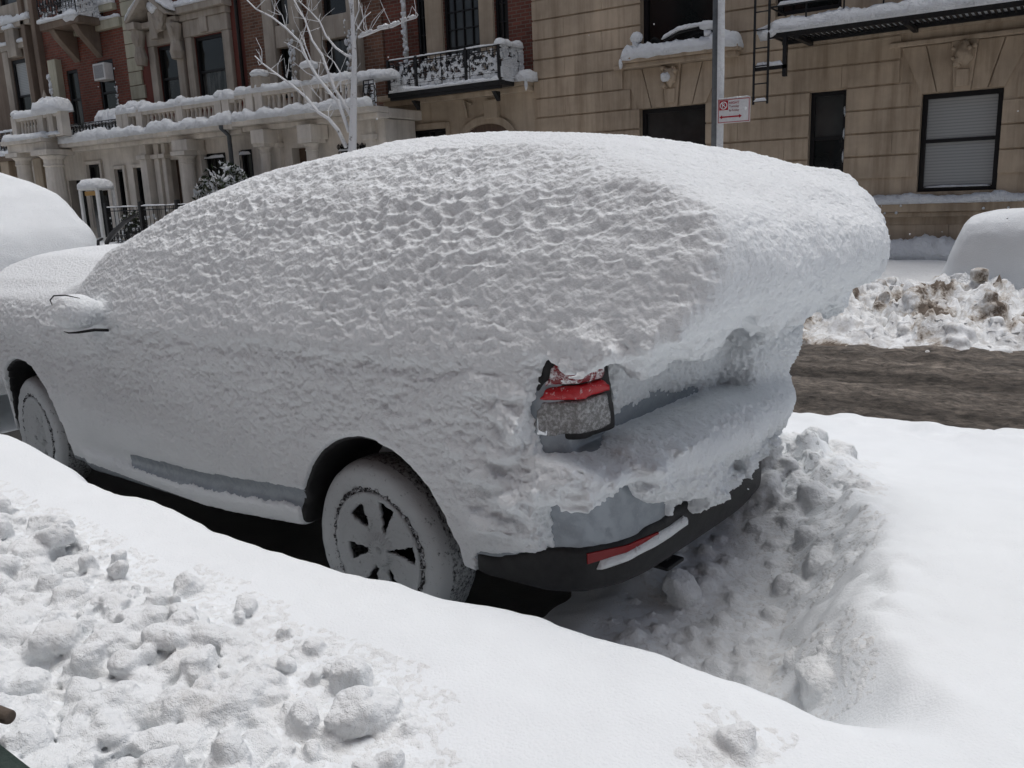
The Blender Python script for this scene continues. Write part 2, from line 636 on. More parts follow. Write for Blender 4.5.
    def build(s, name, m, parent=None, smooth=False, bevel=0.0):
        me = bpy.data.meshes.new(name)
        me.from_pydata(s.v, [], s.f)
        me.validate()
        mats = m if isinstance(m, (list, tuple)) else [m]
        for q in mats:
            me.materials.append(q)
        if smooth:
            me.polygons.foreach_set('use_smooth', [True] * len(me.polygons))
        me.update()
        o = bpy.data.objects.new(name, me)
        link(o, parent)
        if bevel:
            b = o.modifiers.new('bevel', 'BEVEL')
            b.width = bevel
            b.segments = 2
            b.limit_method = 'ANGLE'
        return o


def _ico():
    out = {}
    for k in (1, 2, 3):
        bm = bmesh.new()
        bmesh.ops.create_icosphere(bm, subdivisions=k, radius=1)
        out[k] = (np.array([v.co[:] for v in bm.verts]), [tuple(v.index for v in f.verts) for f in bm.faces])
        bm.free()
    return out


ICO = _ico()


def np_mesh(name, V, F, m, parent=None, smooth=True):
    me = bpy.data.meshes.new(name)
    nf = len(F)
    k = F.shape[1]
    me.vertices.add(len(V))
    me.vertices.foreach_set('co', np.ascontiguousarray(V, np.float32).ravel())
    me.loops.add(nf * k)
    me.loops.foreach_set('vertex_index', np.ascontiguousarray(F, np.int32).ravel())
    me.polygons.add(nf)
    me.polygons.foreach_set('loop_start', np.arange(0, nf * k, k, dtype=np.int32))
    me.polygons.foreach_set('loop_total', np.full(nf, k, np.int32))
    me.polygons.foreach_set('use_smooth', np.full(nf, smooth))
    for q in (m if isinstance(m, (list, tuple)) else [m]):
        me.materials.append(q)
    me.update(calc_edges=True)
    o = bpy.data.objects.new(name, me)
    return link(o, parent)


def grid_mesh(name, xs, ys, Z, m, X=None, Y=None, parent=None):
    if X is None:
        X, Y = np.meshgrid(xs, ys, indexing='ij')
    nx, ny = Z.shape
    V = np.stack([X, Y, Z], -1).reshape(-1, 3)
    i, j = np.meshgrid(np.arange(nx - 1), np.arange(ny - 1), indexing='ij')
    a = (i * ny + j).ravel()
    F = np.stack([a, a + ny, a + ny + 1, a + 1], 1)
    return np_mesh(name, V, F, m, parent)


def normals(V, F):
    n = np.cross(V[F[:, 2]] - V[F[:, 0]], V[F[:, 3]] - V[F[:, 1]])
    out = np.zeros_like(V)
    for k in range(4):
        for c in range(3):
            out[:, c] += np.bincount(F[:, k], n[:, c], len(V))
    return out / (np.linalg.norm(out, axis=1)[:, None] + 1e-12)


def subdivide(V, F, levels):
    me = bpy.data.meshes.new('tmp')
    me.from_pydata(V.tolist(), [], F.tolist())
    o = bpy.data.objects.new('tmp', me)
    COL.objects.link(o)
    md = o.modifiers.new('s', 'SUBSURF')
    md.levels = levels
    md.render_levels = levels
    dg = bpy.context.evaluated_depsgraph_get()
    ev = o.evaluated_get(dg)
    m2 = ev.to_mesh()
    V2 = np.empty(len(m2.vertices) * 3, np.float32)
    m2.vertices.foreach_get('co', V2)
    F2 = np.empty(len(m2.loops), np.int32)
    m2.loops.foreach_get('vertex_index', F2)
    V2 = V2.reshape(-1, 3).astype(np.float64)
    F2 = F2.reshape(-1, 4)
    ev.to_mesh_clear()
    bpy.data.objects.remove(o)
    bpy.data.meshes.remove(me)
    return V2, F2


# ---- signed distance tools for the snowed-in cars
def poly_sdf(poly, A, B):
    """signed distance (negative inside) of closed polygon on arrays A,B"""
    poly = np.array(poly, float)
    d = np.full(A.shape, 1e9)
    inside = np.zeros(A.shape, bool)
    n = len(poly)
    for i in range(n):
        a = poly[i]
        b = poly[(i + 1) % n]
        e = b - a
        wx, wy = A - a[0], B - a[1]
        t = np.clip((wx * e[0] + wy * e[1]) / (e @ e), 0, 1)
        d = np.minimum(d, (wx - e[0] * t) ** 2 + (wy - e[1] * t) ** 2)
        c = ((a[1] <= B) & (b[1] > B)) | ((b[1] <= B) & (a[1] > B))
        if abs(e[1]) > 1e-12:
            inside ^= c & (A < a[0] + (B - a[1]) / e[1] * e[0])
    d = np.sqrt(d)
    return np.where(inside, -d, d)


def smax(a, b, k):
    h = np.clip(0.5 + 0.5 * (a - b) / k, 0, 1)
    return a * h + b * (1 - h) + k * h * (1 - h)


def smin(a, b, k):
    return -smax(-a, -b, k)


class Vol:
    def __init__(s, lo, hi, h):
        s.lo, s.h = np.array(lo, float), h
        s.n = np.ceil((np.array(hi) - s.lo) / h).astype(int) + 1
        ax = [s.lo[i] + h * np.arange(s.n[i]) for i in range(3)]
        s.ax = ax
        s.x, s.y, s.z = ax[0][:, None, None], ax[1][None, :, None], ax[2][None, None, :]

    def xz(s, poly):
        A, B = np.meshgrid(s.ax[0], s.ax[2], indexing='ij')
        return poly_sdf(poly, A, B)[:, None, :].astype(np.float32)

    def xy(s, poly):
        A, B = np.meshgrid(s.ax[0], s.ax[1], indexing='ij')
        return poly_sdf(poly, A, B)[:, :, None].astype(np.float32)

    def yz(s, poly):
        A, B = np.meshgrid(s.ax[1], s.ax[2], indexing='ij')
        return poly_sdf(poly, A, B)[None, :, :].astype(np.float32)

    def pts(s):
        X, Y, Z = np.meshgrid(*s.ax, indexing='ij')
        return np.stack([X, Y, Z], -1).reshape(-1, 3).astype(np.float32)

    def noise(s, sc, o=2, seed=0, half=False):
        if half:
            # sampled on every second node and interpolated in between
            ax = [a[0] + 2 * s.h * np.arange(len(a) // 2 + 1) for a in s.ax]
            X, Y, Z = np.meshgrid(*ax, indexing='ij')
            c = fbm(np.stack([X, Y, Z], -1).reshape(-1, 3) * np.array(sc), o, seed).reshape(X.shape)
            for k in range(3):
                c = np.moveaxis(c, k, 0)
                u = np.empty((2 * len(c) - 1,) + c.shape[1:], np.float32)
                u[::2] = c
                u[1::2] = 0.5 * (c[1:] + c[:-1])
                c = np.moveaxis(u[:s.n[k]], 0, k)
            return np.ascontiguousarray(c)
        P = s.pts() * np.array(sc, np.float32)
        return fbm(P, o, seed).reshape(tuple(s.n))

    def mesh(s, D, iso=0.0):
        D = np.ascontiguousarray(np.clip(D, -0.3, 0.3), np.float32)
        D[0], D[-1], D[:, 0], D[:, -1], D[:, :, 0], D[:, :, -1] = (0.3,) * 6
        g = openvdb.FloatGrid(0.3)
        g.copyFromArray(D)
        P, Q = g.convertToQuads(isovalue=iso)
        P = np.asarray(P, np.float64) * s.h + s.lo
        Q = np.asarray(Q, np.int64)
        c = P.mean(0)
        vol = 0.0
        p = P - c
        vol = (np.einsum('ij,ij->i', p[Q[:, 0]], np.cross(p[Q[:, 1]], p[Q[:, 2]])) + np.einsum('ij,ij->i', p[Q[:, 0]], np.cross(p[Q[:, 2]], p[Q[:, 3]]))).sum()
        if vol < 0:
            Q = Q[:, ::-1]
        return P, Q


# ------------------------------------------------------------------ ground, road, snow banks
def lumps(P, sc, seed, o=3):
    """rounded clod pattern: bulging lumps with sharp valleys"""
    return billow(P * sc, o, seed)


def bank_height(X, Y):
    """snow on the near side of the street, between the photographer and the slush lane"""
    sh = X.shape
    P = np.stack([X.ravel(), Y.ravel(), np.zeros(X.size)], 1)
    big = fbm(P * 0.8, 3, 3).reshape(sh)
    mid = fbm(P * 3.0, 3, 4).reshape(sh)
    fine = fbm(P * 14, 3, 5).reshape(sh)
    ridge = np.interp(X, [-8, -3.5, -3.25, -2.95, -2.55, -2.1, -1.2, -0.75, -0.45, 0.2, 3], [0.80, 0.70, 0.645, 0.585, 0.555, 0.515, 0.505, 0.50, 0.47, 0.42, 0.45])
    # pavement side: slightly lower than the ridge
    walk = 0.36 + 0.05 * big + np.interp(X, [-6, -3.4, -2, 0], [0.22, 0.16, 0.06, 0.0])
    t = ss(0.75, 1.62, Y)
    Hs = walk * (1 - t) + ridge * t
    # street side under and beside the car
    street = 0.04 + 0.01 * mid
    edge = 1.68 + 0.03 * mid + 0.05 * big
    fall = ss(0.0, 0.42, Y - edge)
    # mound behind the parked car
    mound = 0.44 - 0.10 * ss(1.2, 3.2, Y - 1.5) + 0.05 * big - 0.10 * ss(0.3, 2.5, X) * (1 - ss(2.5, 4, Y))
    hx = -0.50 + 0.10 * mid + np.interp(Y, [1.6, 1.9, 2.3, 2.9, 3.4, 3.9, 4.6], [0.35, 0.22, -0.02, -0.12, -0.32, -0.75, -1.2])
    hollow = 1 - ss(-0.16, 0.20, X - hx)              # 1 inside the hollow at the rear bumper
    inh = 0.15 + 0.04 * mid + 0.10 * ss(2.2, 3.4, Y)
    base = mound * (1 - hollow) + inh * hollow
    H = Hs * (1 - fall) + base * fall
    # under the car
    uc = ss(-1.25, -1.7, X) * fall
    H = H * (1 - uc) + street * uc
    # broken clods along the rim of the hollow
    rim = np.exp(-((X - hx - 0.02) / 0.20) ** 2) * ss(2.0, 2.4, Y) * (1 - ss(3.7, 4.1, Y))
    pile = np.exp(-(((X + 0.98) / 0.26) ** 2 + ((Y - 3.55) / 0.30) ** 2))
    cl = lumps(P, 6.5, 11).reshape(sh)
    cl2 = lumps(P, 16, 12).reshape(sh)
    H = H + rim * (0.015 + 0.07 * (cl - 0.25) + 0.04 * (cl2 - 0.25)) + pile * (0.13 + 0.14 * (cl - 0.2) + 0.08 * (cl2 - 0.25))
    # far lip where the plough cut the bank
    lip = 4.72 + 0.10 * fbm(np.stack([X.ravel() * 1.4, X.ravel() * 0, X.ravel() * 0], 1), 4, 21).reshape(sh)
    L_ = ss(0.0, 0.16, Y - lip)
    H = H + 0.04 * np.exp(-((Y - lip + 0.12) / 0.16) ** 2) * (0.5 + 2 * mid)
    H = H * (1 - L_) + (-0.03) * L_
    # trodden clods on the pavement, lower left of the picture
    cw = ss(-0.9, -1.75, X + 0.35 * (Y - 1.0) + 0.35 * mid) * (1 - ss(1.22, 1.55, Y + 0.25 * big + 0.10 * ss(-2.2, -3.2, X) * 0))
    cw = cw * ss(-0.5, 0.3, Y)
    cA = lumps(P, 4.2, 31).reshape(sh)
    cB = lumps(P, 9.5, 32).reshape(sh)
    H = H + cw * (0.015 + 0.07 * (cA - 0.22) + 0.06 * (cB - 0.22))
    H = H + 0.0035 * fine + 0.009 * mid
    return H


gm = vary(mat('trodden_snow_ground', (0.6, 0.61, 0.62), 0.9), (0.5, 0.5, 0.5), (0.72, 0.73, 0.74), 0.3, 0.4, 3)
g = MB().add([(-400, -400, -0.2), (400, -400, -0.2), (400, 400, -0.2), (-400, 400, -0.2)], [(0, 1, 2, 3)]).build('ground', gm)
tag(g, 'snow covered ground under the whole street', kind='structure')

# slush lane
xs = np.arange(-40, 14, 0.045)
ys = np.arange(4.3, 9.4, 0.045)
X, Y = np.meshgrid(xs, ys, indexing='ij')
P = np.stack([X.ravel() * 0.35, Y.ravel() * 1.3, X.ravel() * 0], 1)
P2 = np.stack([X.ravel() * 1.1, Y.ravel() * 2.4, X.ravel() * 0], 1)
Z = 0.06 * fbm(P, 4, 41).reshape(X.shape) + 0.09 * billow(P2 * 2.2, 4, 42).reshape(X.shape) - 0.03
Z -= 0.09 * (np.exp(-((Y - 5.9) / 0.3) ** 2) + np.exp(-((Y - 7.6) / 0.3) ** 2))
road = grid_mesh('road', xs, ys, Z, M['slush'])
tag(road, 'brown slush covered traffic lane ploughed along the street', kind='structure')

# near bank: fine in front of the camera, coarse beyond
xs = np.concatenate([np.arange(-14, -5.5, 0.10), np.arange(-5.5, 1.2, 0.018), np.arange(1.2, 12, 0.10)])
ys = np.concatenate([np.arange(-3.6, 0.3, 0.08), np.arange(0.3, 4.3, 0.018), np.arange(4.3, 5.1, 0.022)])
X, Y = np.meshgrid(xs, ys, indexing='ij')
bank = grid_mesh('snow_bank', xs, ys, bank_height(X, Y), M['snow_bank'])
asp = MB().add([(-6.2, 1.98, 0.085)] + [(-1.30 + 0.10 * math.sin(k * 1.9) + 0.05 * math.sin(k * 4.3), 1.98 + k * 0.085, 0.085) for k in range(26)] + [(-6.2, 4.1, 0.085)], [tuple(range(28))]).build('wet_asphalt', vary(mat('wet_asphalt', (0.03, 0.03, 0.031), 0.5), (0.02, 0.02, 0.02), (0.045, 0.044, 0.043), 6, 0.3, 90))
tag(asp, 'dark wet asphalt sheltered below the parked car', kind='structure')
tag(bank, 'smooth white snow bank between pavement and slush lane', kind='structure')


def bank_z(x, y):
    return float(bank_height(np.array([[x]]), np.array([[y]]))[0, 0])


# far bank thrown up by the plough, with road dirt, rising to the far parking lane and pavement
def far_height(X, Y):
    sh = X.shape
    P = np.stack([X.ravel(), Y.ravel(), np.zeros(X.size)], 1)
    mid = fbm(P * 0.9, 3, 51).reshape(sh)
    cl = lumps(P, 1.9, 52).reshape(sh)
    cl2 = lumps(P, 5.0, 53).reshape(sh)
    cl3 = lumps(P, 12.0, 55).reshape(sh)
    e = 8.55 + 0.25 * mid
    up = ss(0, 0.75, Y - e)
    H = -0.04 + up * (0.14 + 0.24 * ss(0.3, 2.2, Y - e))
    rough = up * (1 - ss(2.1, 2.9, Y - e + 0.5 * mid))
    H = H + rough * (0.36 * (cl - 0.22) + 0.28 * (cl2 - 0.22) + 0.14 * (cl3 - 0.2) + 0.02)
    crest = np.exp(-((Y - e - 1.9) / 0.35) ** 2)
    H = H + crest * (0.04 + 0.22 * mid)
    soft = ss(2.1, 3.0, Y - e)
    H = H + soft * (0.04 * mid - 0.12 * ss(2.5, 4.0, Y - e))
    return H


xs = np.concatenate([np.arange(-45, -14, 0.25), np.arange(-14, -5, 0.08), np.arange(-5, 2.5, 0.035), np.arange(2.5, 14, 0.2)])
ys = np.concatenate([np.arange(8.3, 11.6, 0.04), np.arange(11.6, 17.6, 0.12)])
X, Y = np.meshgrid(xs, ys, indexing='ij')
fb = grid_mesh('ploughed_snow', xs, ys, far_height(X, Y), [M['dirty_snow'], M['snow_far']])
_n = fbm(np.stack([X.ravel(), Y.ravel(), X.ravel() * 0], 1) * 0.9, 3, 57).reshape(X.shape)
fb.data.polygons.foreach_set('material_index', ((Y + 0.8 * _n)[:-1, :-1] > 10.75).astype(np.int32).ravel())
tag(fb, 'lumpy ploughed snow with brown road dirt beyond the slush lane', kind='structure')


# loose clods of snow, fused where they touch: nobody could count them
def clod_mass(name, lo, hi, h, blobs, hfun, m, label, seed, sub=1):
    V = Vol(lo, hi, h)
    D = np.full(tuple(V.n), 0.3, np.float32)
    wx = 0.016 * V.noise((14, 14, 14), 2, seed, True)
    wy = 0.016 * V.noise((14, 14, 14), 2, seed + 5, True)
    wz = 0.016 * V.noise((14, 14, 14), 2, seed + 9, True)
    fine_ = V.noise((38, 38, 38), 1, seed + 13, True)
    Xg, Yg = np.meshgrid(V.ax[0], V.ax[1], indexing='ij')
    Hm = hfun(Xg, Yg)
    for (c, r, q, rot) in blobs:
        R = r * 2.0 + 0.03
        i0 = np.maximum(np.floor((np.array(c) - R - V.lo) / h).astype(int), 0)
        i1 = np.minimum(np.ceil((np.array(c) + R - V.lo) / h).astype(int) + 1, V.n)
        if np.any(i1 <= i0):
            continue
        sl = tuple(slice(a, b_) for a, b_ in zip(i0, i1))
        x = V.ax[0][sl[0]][:, None, None] - c[0] + wx[sl] * min(1.3, r / 0.035)
        y = V.ax[1][sl[1]][None, :, None] - c[1] + wy[sl] * min(1.3, r / 0.035)
        z = V.ax[2][sl[2]][None, None, :] - c[2] + wz[sl] * min(1.3, r / 0.035)
        ca, sa = math.cos(rot[0]), math.sin(rot[0])
        x, y = x * ca - y * sa, x * sa + y * ca
        ca, sa = math.cos(rot[1]), math.sin(rot[1])
        x, z = x * ca - z * sa, x * sa + z * ca
        x, y, z = x / q[0], y / q[1], z / q[2]
        # between a ball and a broken block
        d2 = np.sqrt(x * x + y * y + z * z)
        dm = np.maximum(np.maximum(np.abs(x), np.abs(y)), np.abs(z)) * 1.22
        d = (0.5 * d2 + 0.5 * dm) - r + 0.10 * r * fine_[sl]
        D[sl] = smin(D[sl], d.astype(np.float32), min(0.009, 0.20 * r))
    bedd = ((V.ax[2][None, None, :] - Hm[:, :, None]) * 0.85).astype(np.float32)
    near = D < 0.29
    D = np.where(near, smin(D, bedd, 0.010), D)
    # keep only what stands above the bank, open below
    D = np.maximum(D, (Hm[:, :, None] - 0.03 - V.ax[2][None, None, :]).astype(np.float32))
    P_, Q_ = V.mesh(D)
    if sub:
        P_, Q_ = subdivide(P_, Q_, sub)
    P_ = P_ + normals(P_, Q_) * (0.0035 * fbm(P_ * 48, 3, seed + 17))[:, None]
    o = np_mesh(name, P_, Q_, m)
    tag(o, label, kind='stuff')
    return o


def rq(rg):
    return (rg.uniform(.75, 1.3), rg.uniform(.75, 1.3), rg.uniform(.6, 1.0)), (rg.uniform(0, 3.14), rg.uniform(-0.7, 0.7))


rg = np.random.default_rng(61)
bl = []
while len(bl) < 4300:
    x, y = rg.uniform(-4.4, -0.8), rg.uniform(0.3, 1.62)
    m_ = 0.35 * (y - 1.0)
    dens = float(ss(-0.85, -1.75, np.array(x + m_)) * (1 - ss(1.12, 1.5, np.array(y + 0.03))))
    if rg.random() > dens:
        continue
    r = float(np.clip(rg.lognormal(-3.92, 0.46), 0.012, 0.062))
    q, rot = rq(rg)
    bl.append(((x, y, bank_z(x, y) + r * rg.uniform(-0.1, 1.0)), r, q, rot))
# a few larger blocks that stand out of the heap
for (x, y, r) in ((-1.50, 1.10, 0.062), (-1.62, 1.02, 0.05), (-1.55, 1.18, 0.04), (-2.3, 1.05, 0.055), (-2.55, 1.2, 0.05), (-2.9, 1.3, 0.06), (-2.1, 0.92, 0.055), (-1.95, 1.2, 0.045), (-1.35, 1.02, 0.045)):
    q, rot = rq(rg)
    bl.append(((x, y, bank_z(x, y) + r * 0.05), r, q, rot))
clod_mass('snow_clods', (-4.6, 0.22, 0.25), (-0.72, 1.72, 0.98), 0.0095, bl, bank_height, M['snow_chunk'], 'heap of loose broken snow clods on the pavement bank', 301)

# clods at the rim of the hollow behind the car, the heap beyond and single ones on the smooth bank
bl = []
rg = np.random.default_rng(62)
for k in range(36):
    y = 2.05 + 1.75 * rg.random()
    hx = -0.50 + np.interp(y, [1.6, 1.9, 2.3, 2.9, 3.4, 3.9, 4.6], [0.35, 0.22, -0.02, -0.12, -0.32, -0.75, -1.2])
    x = hx + rg.normal(-0.10, 0.07)
    r = float(np.clip(rg.lognormal(-3.55, 0.5), 0.012, 0.075))
    q, rot = rq(rg)
    bl.append(((x, y, bank_z(x, y) + r * rg.uniform(-0.6, 0.1)), r, q, rot))
for k in range(110):
    x, y = rg.normal(-1.0, 0.15), rg.normal(3.45, 0.17)
    r = float(np.clip(rg.lognormal(-3.7, 0.5), 0.012, 0.06))
    q, rot = rq(rg)
    bl.append(((x, y, bank_z(x, y) + r * rg.uniform(-0.5, 0.2)), r, q, rot))
for k in range(70):
    x, y = rg.uniform(-1.25, -0.72), rg.uniform(1.95, 3.1)
    r = float(np.clip(rg.lognormal(-4.0, 0.5), 0.009, 0.05))
    q, rot = rq(rg)
    bl.append(((x, y, bank_z(x, y) + r * 0.1), r, q, rot))
bl.append(((-1.05, 2.62, bank_z(-1.05, 2.62) + 0.04), 0.065, (1.2, 0.9, 0.8), (0.4, 0.5)))
for x, y, r in ((-0.495, 1.52, 0.036), (-0.475, 1.495, 0.022), (-0.53, 1.47, 0.012)):
    q, rot = rq(rg)
    bl.append(((x, y, bank_z(x, y) + r * 0.35), r, q, rot))
clod_mass('fallen_snow_clods', (-1.75, 1.3, 0.0), (-0.05, 4.3, 0.85), 0.0125, bl, bank_height, M['snow_chunk'], 'broken snow clods around the hollow behind the parked car', 331)

# clods in the dirty far bank
bl = []
rg = np.random.default_rng(63)
for k in range(420):
    x, y = rg.uniform(-5.5, 1.2), rg.uniform(8.6, 10.9)
    r = float(np.clip(rg.lognormal(-2.9, 0.45), 0.03, 0.12))
    zz = float(far_height(np.array([[x]]), np.array([[y]]))[0, 0])
    q, rot = rq(rg)
    bl.append(((x, y, zz + r * rg.uniform(-0.6, 0.15)), r, q, rot))
clod_mass('dirty_snow_clods', (-5.7, 8.4, -0.15), (1.4, 11.2, 0.95), 0.034, bl, far_height, M['dirty_snow'], 'dirty frozen clods thrown on the far snow bank', 361)
# ------------------------------------------------------------------ the snowed-in car
CAR_RZ = math.radians(-6.92)
CAR_LOC = (-1.90, 2.07, 0.0)
W = 1.70
REAR_PLAN = [(0.45, 0.0), (0.66, 0.02), (0.77, 0.08), (0.835, 0.19), (0.87, 0.36), (0.88, 0.56), (0.875, 0.78), (0.855, 0.98), (0.815, 1.17), (0.745, 1.33), (0.62, 1.46), (0.40, 1.58), (0.1, 1.66)]
PLAN = REAR_PLAN + [(-3.2, W), (-3.5, W - 0.12), (-3.68, W - 0.4), (-3.75, W / 2), (-3.68, 0.4), (-3.5, 0.12), (-3.2, 0.0)]
WELLS = ((-0.075, 0.370, 0.402), (-2.97, 0.365, 0.415))


def shrink(poly, d, c=(-1.4, 0.85)):
    out = []
    for x, y in poly:
        out.append((x + (d if x > c[0] else -d), y + (d if y > c[1] else -d)))
    return out


def build_car():
    car = empty('parked_car', CAR_LOC, CAR_RZ)
    tag(car, 'silver blue hatchback buried in wind rippled snow with a cornice hanging off its tail', 'car', 'cars buried in snow along the street')
    h = 0.020
    V = Vol((-4.0, -0.42, 0.16), (1.55, 1.98, 2.04), h)
    x, y, z = V.x, V.y, V.z
    # ---------------- body of the car
    prof = V.xz([(-3.70, 0.30), (-3.80, 0.62), (-3.76, 0.95), (-3.55, 1.08), (-2.45, 1.16), (-1.62, 1.52), (-0.9, 1.64), (0.0, 1.64), (0.5, 1.58), (0.70, 1.46),
                 (0.74, 1.12), (0.74, 0.86), (0.90, 0.83), (0.92, 0.6), (0.84, 0.43), (0.42, 0.41), (-0.4, 0.40), (-1.2, 0.30), (-2.5, 0.26)])
    cross = V.yz([(0.05, 0.2), (0.0, 0.55), (0.0, 1.0), (0.05, 1.12), (0.24, 1.50), (0.40, 1.66), (W - 0.40, 1.66), (W - 0.24, 1.50), (W - 0.05, 1.12), (W, 1.0), (W, 0.55), (W - 0.05, 0.2)])
    plan = V.xy(PLAN)
    body = smax(smax(prof, cross, 0.05), plan, 0.05)
    zs = np.interp(x, [-2.6, -1.7, -1.17, -0.87, -0.52, -0.3], [0.37, 0.37, 0.39, 0.42, 0.455, 0.47])      # crease above the sill
    sill = -0.018 * (1 - ss(-0.012, 0.012, z - zs)) * ss(-2.45, -2.3, x) * (1 - ss(-0.50, -0.36, x))
    body = body + sill + 0.012 * np.exp(-((z - zs - 0.025) / 0.03) ** 2) * ss(-2.45, -2.3, x) * (1 - ss(-0.5, -0.36, x))
    well = None
    for cx, cz, r in WELLS:
        c = np.sqrt((x - cx) ** 2 + (z - cz) ** 2) - r
        c = np.maximum(c, np.minimum(y - 0.36, (W - 0.36) - y) * 1.0)
        well = c if well is None else np.minimum(well, c)
    bodyc = np.maximum(body, -well)
    Pb, Qb = V.mesh(bodyc)
    Pb, Qb = subdivide(Pb, Qb, 1)
    ctr = Pb[Qb].mean(1)
    mi = np.zeros(len(Qb), int)
    for cx, cz, r in WELLS:
        inw = ((ctr[:, 0] - cx) ** 2 + (ctr[:, 2] - cz) ** 2 < (r + 0.022) ** 2)
        mi[inw] = 1
    nb = np.cross(Pb[Qb[:, 2]] - Pb[Qb[:, 0]], Pb[Qb[:, 3]] - Pb[Qb[:, 1]])
    nb /= np.linalg.norm(nb, axis=1)[:, None] + 1e-9
    mi[(nb[:, 2] < -0.6) & (ctr[:, 2] < 0.6)] = 1
    bo = np_mesh('body', Pb, Qb, [M['paint'], M['black_plastic']], car)
    bo.data.polygons.foreach_set('material_index', mi.astype(np.int32))

    # ---------------- snow
    n_big = V.noise((2.2, 2.2, 2.2), 3, 71, True)
    n_mid = V.noise((7, 7, 7), 3, 72, True)
    n_sm = V.noise((17, 17, 17), 2, 73)
    n_lay = V.noise((5, 5, 15), 3, 74, True)
    # thickness of the crust on the lower body
    t = 0.016 + 0.014 * n_big + 0.0 * z
    t = t * ss(0.28, 0.62, z - 0.06 * n_mid) + 0.004
    # painted strip left bare above the sill
    bare = np.exp(-((z - zs - 0.030 - 0.012 * n_sm) / 0.030) ** 4) * ss(-1.95, -1.6, x + 0.2 * n_mid) * (1 - ss(-0.52, -0.34, x + 0.1 * n_mid)) * (y < 0.4)
    t = t - 0.05 * bare
    # rear quarter: thick layered drifts
    q = ss(0.25, 0.6, x) * (1 - ss(0.5, 0.9, y))
    t = t + q * (0.040 + 0.09 * n_lay) * ss(0.50, 0.62, z) * (1 - ss(0.98, 1.10, z))
    # nothing on the dark valance
    zb = 0.475 + 0.07 * ss(0.42, 0.80, x) + 0.02 * n_sm + 0.02 * np.exp(-((y - 1.6) / 0.4) ** 2)
    val = ss(0.38, 0.46, x)
    t = t - 0.12 * val * (1 - ss(-0.02, 0.03, z - zb))
    # rear face of the bumper: bare paint near the corner, clotted snow further along
    rf = ss(0.70, 0.80, x) * ss(0.02, 0.12, y) if False else ss(0.66, 0.74, x)
    patch = np.exp(-(((y - 0.10 + 0.1 * n_mid) / 0.24) ** 2 + ((z - 0.655 + 0.05 * n_mid) / 0.062) ** 2) ** 2)
    lowb = (1 - ss(0.60, 0.68, z - 0.10 * n_mid - 0.08 * n_sm + 0.02 - 0.05 * ss(0.2, 1.2, y)))
    t = t - rf * (0.16 * patch + 0.10 * lowb * (y < 0.5)) + rf * (1 - patch) * (0.03 + 0.10 * n_mid + 0.07 * n_sm) * ss(0.56, 0.64, z) * (1 - ss(0.98, 1.10, z))
    # hatch: thin frost, nearly bare at the foot and bare round the lamp
    hatch = ss(0.60, 0.68, x) * ss(0.845, 0.885, z) * (1 - ss(1.10, 1.16, z)) * ss(0.16, 0.24, y)
    t = np.where(hatch > 0, t * (1 - hatch) + hatch * (-0.030 + 0.020 * n_sm + 0.045 * ss(0.900, 0.945, z + 0.05 * n_sm) + 0.03 * ss(0.55, 0.85, y)), t)
    lampm = np.exp(-(np.maximum(np.abs(y - 0.07) - 0.13, 0) / 0.045) ** 2 - (np.maximum(np.abs(z - 0.985) - 0.105, 0) / 0.035) ** 2) * ss(0.63, 0.68, x + 0.04 * n_sm)
    t = t - 0.22 * lampm * ss(0.35, 0.6, lampm + 0.5 * n_mid)
    under_l = np.exp(-(((y - 0.12) / 0.10) ** 2 + ((z - 0.865) / 0.03) ** 2)) * ss(0.6, 0.7, x)
    t = t - 0.10 * under_l
    S = body - t
    S = np.maximum(S, z * 0 + (0.30 - z))
    # ---------------- upper drift: greenhouse, roof and the cornice behind
    prof2 = V.xz([(-2.30, 1.02), (-2.24, 1.20), (-2.02, 1.385), (-1.5, 1.60), (-1.1, 1.72), (-0.55, 1.825), (-0.15, 1.825), (0.33, 1.775), (0.65, 1.705), (0.95, 1.61),
                  (1.12, 1.53), (1.24, 1.44), (1.29, 1.37), (1.27, 1.31), (1.17, 1.24), (1.04, 1.17), (0.94, 1.105), (0.88, 1.085), (0.82, 1.10), (0.70, 1.13), (0.60, 1.06), (-2.2, 1.00)])
    cross2 = V.yz([(-0.02, 0.9), (-0.045, 1.0), (-0.045, 1.05), (-0.01, 1.14), (0.10, 1.40), (0.235, 1.60), (0.42, 1.74), (0.66, 1.82), (0.90, 1.85), (1.15, 1.82), (1.38, 1.74), (1.55, 1.6), (1.68, 1.35), (1.72, 1.04), (1.70, 0.9)])
    plan2 = V.xy([(1.10, -0.05), (1.17, 0.10), (1.22, 0.30), (1.26, 0.60), (1.28, 0.85), (1.27, 1.02), (1.25, 1.2), (1.18, 1.38), (1.02, 1.54), (0.7, 1.70), (-2.35, 1.74), (-2.55, 0.9), (-2.35, -0.05)])
    U = smax(smax(prof2, cross2, 0.06), plan2, 0.09)
    rear2 = ss(0.55, 0.85, x)
    U = U + 0.035 * (1 - ss(1.03, 1.06, z + 0.06 * n_mid + 0.04 * n_sm)) * (y < 0.3) * (1 - ss(0.45, 0.6, x)) - 0.008 * n_big * (1 - rear2) - rear2 * (0.022 * n_mid + 0.012 * n_sm) * ss(0.05, 0.25, 1.70 - z) * ss(0.2, 0.6, y) - rear2 * 0.04 * n_big * ss(0.1, 0.5, y)
    # ragged lower fringe of the cornice
    fr = rear2 * (1 - ss(1.14, 1.30, z))
    U = U - fr * (0.07 * n_mid + 0.05 * n_sm)
    U = U - 0.04 * np.exp(-(((y - 0.33) / 0.16) ** 2 + ((z - 1.13) / 0.06) ** 2 + ((x - 0.84) / 0.08) ** 2))
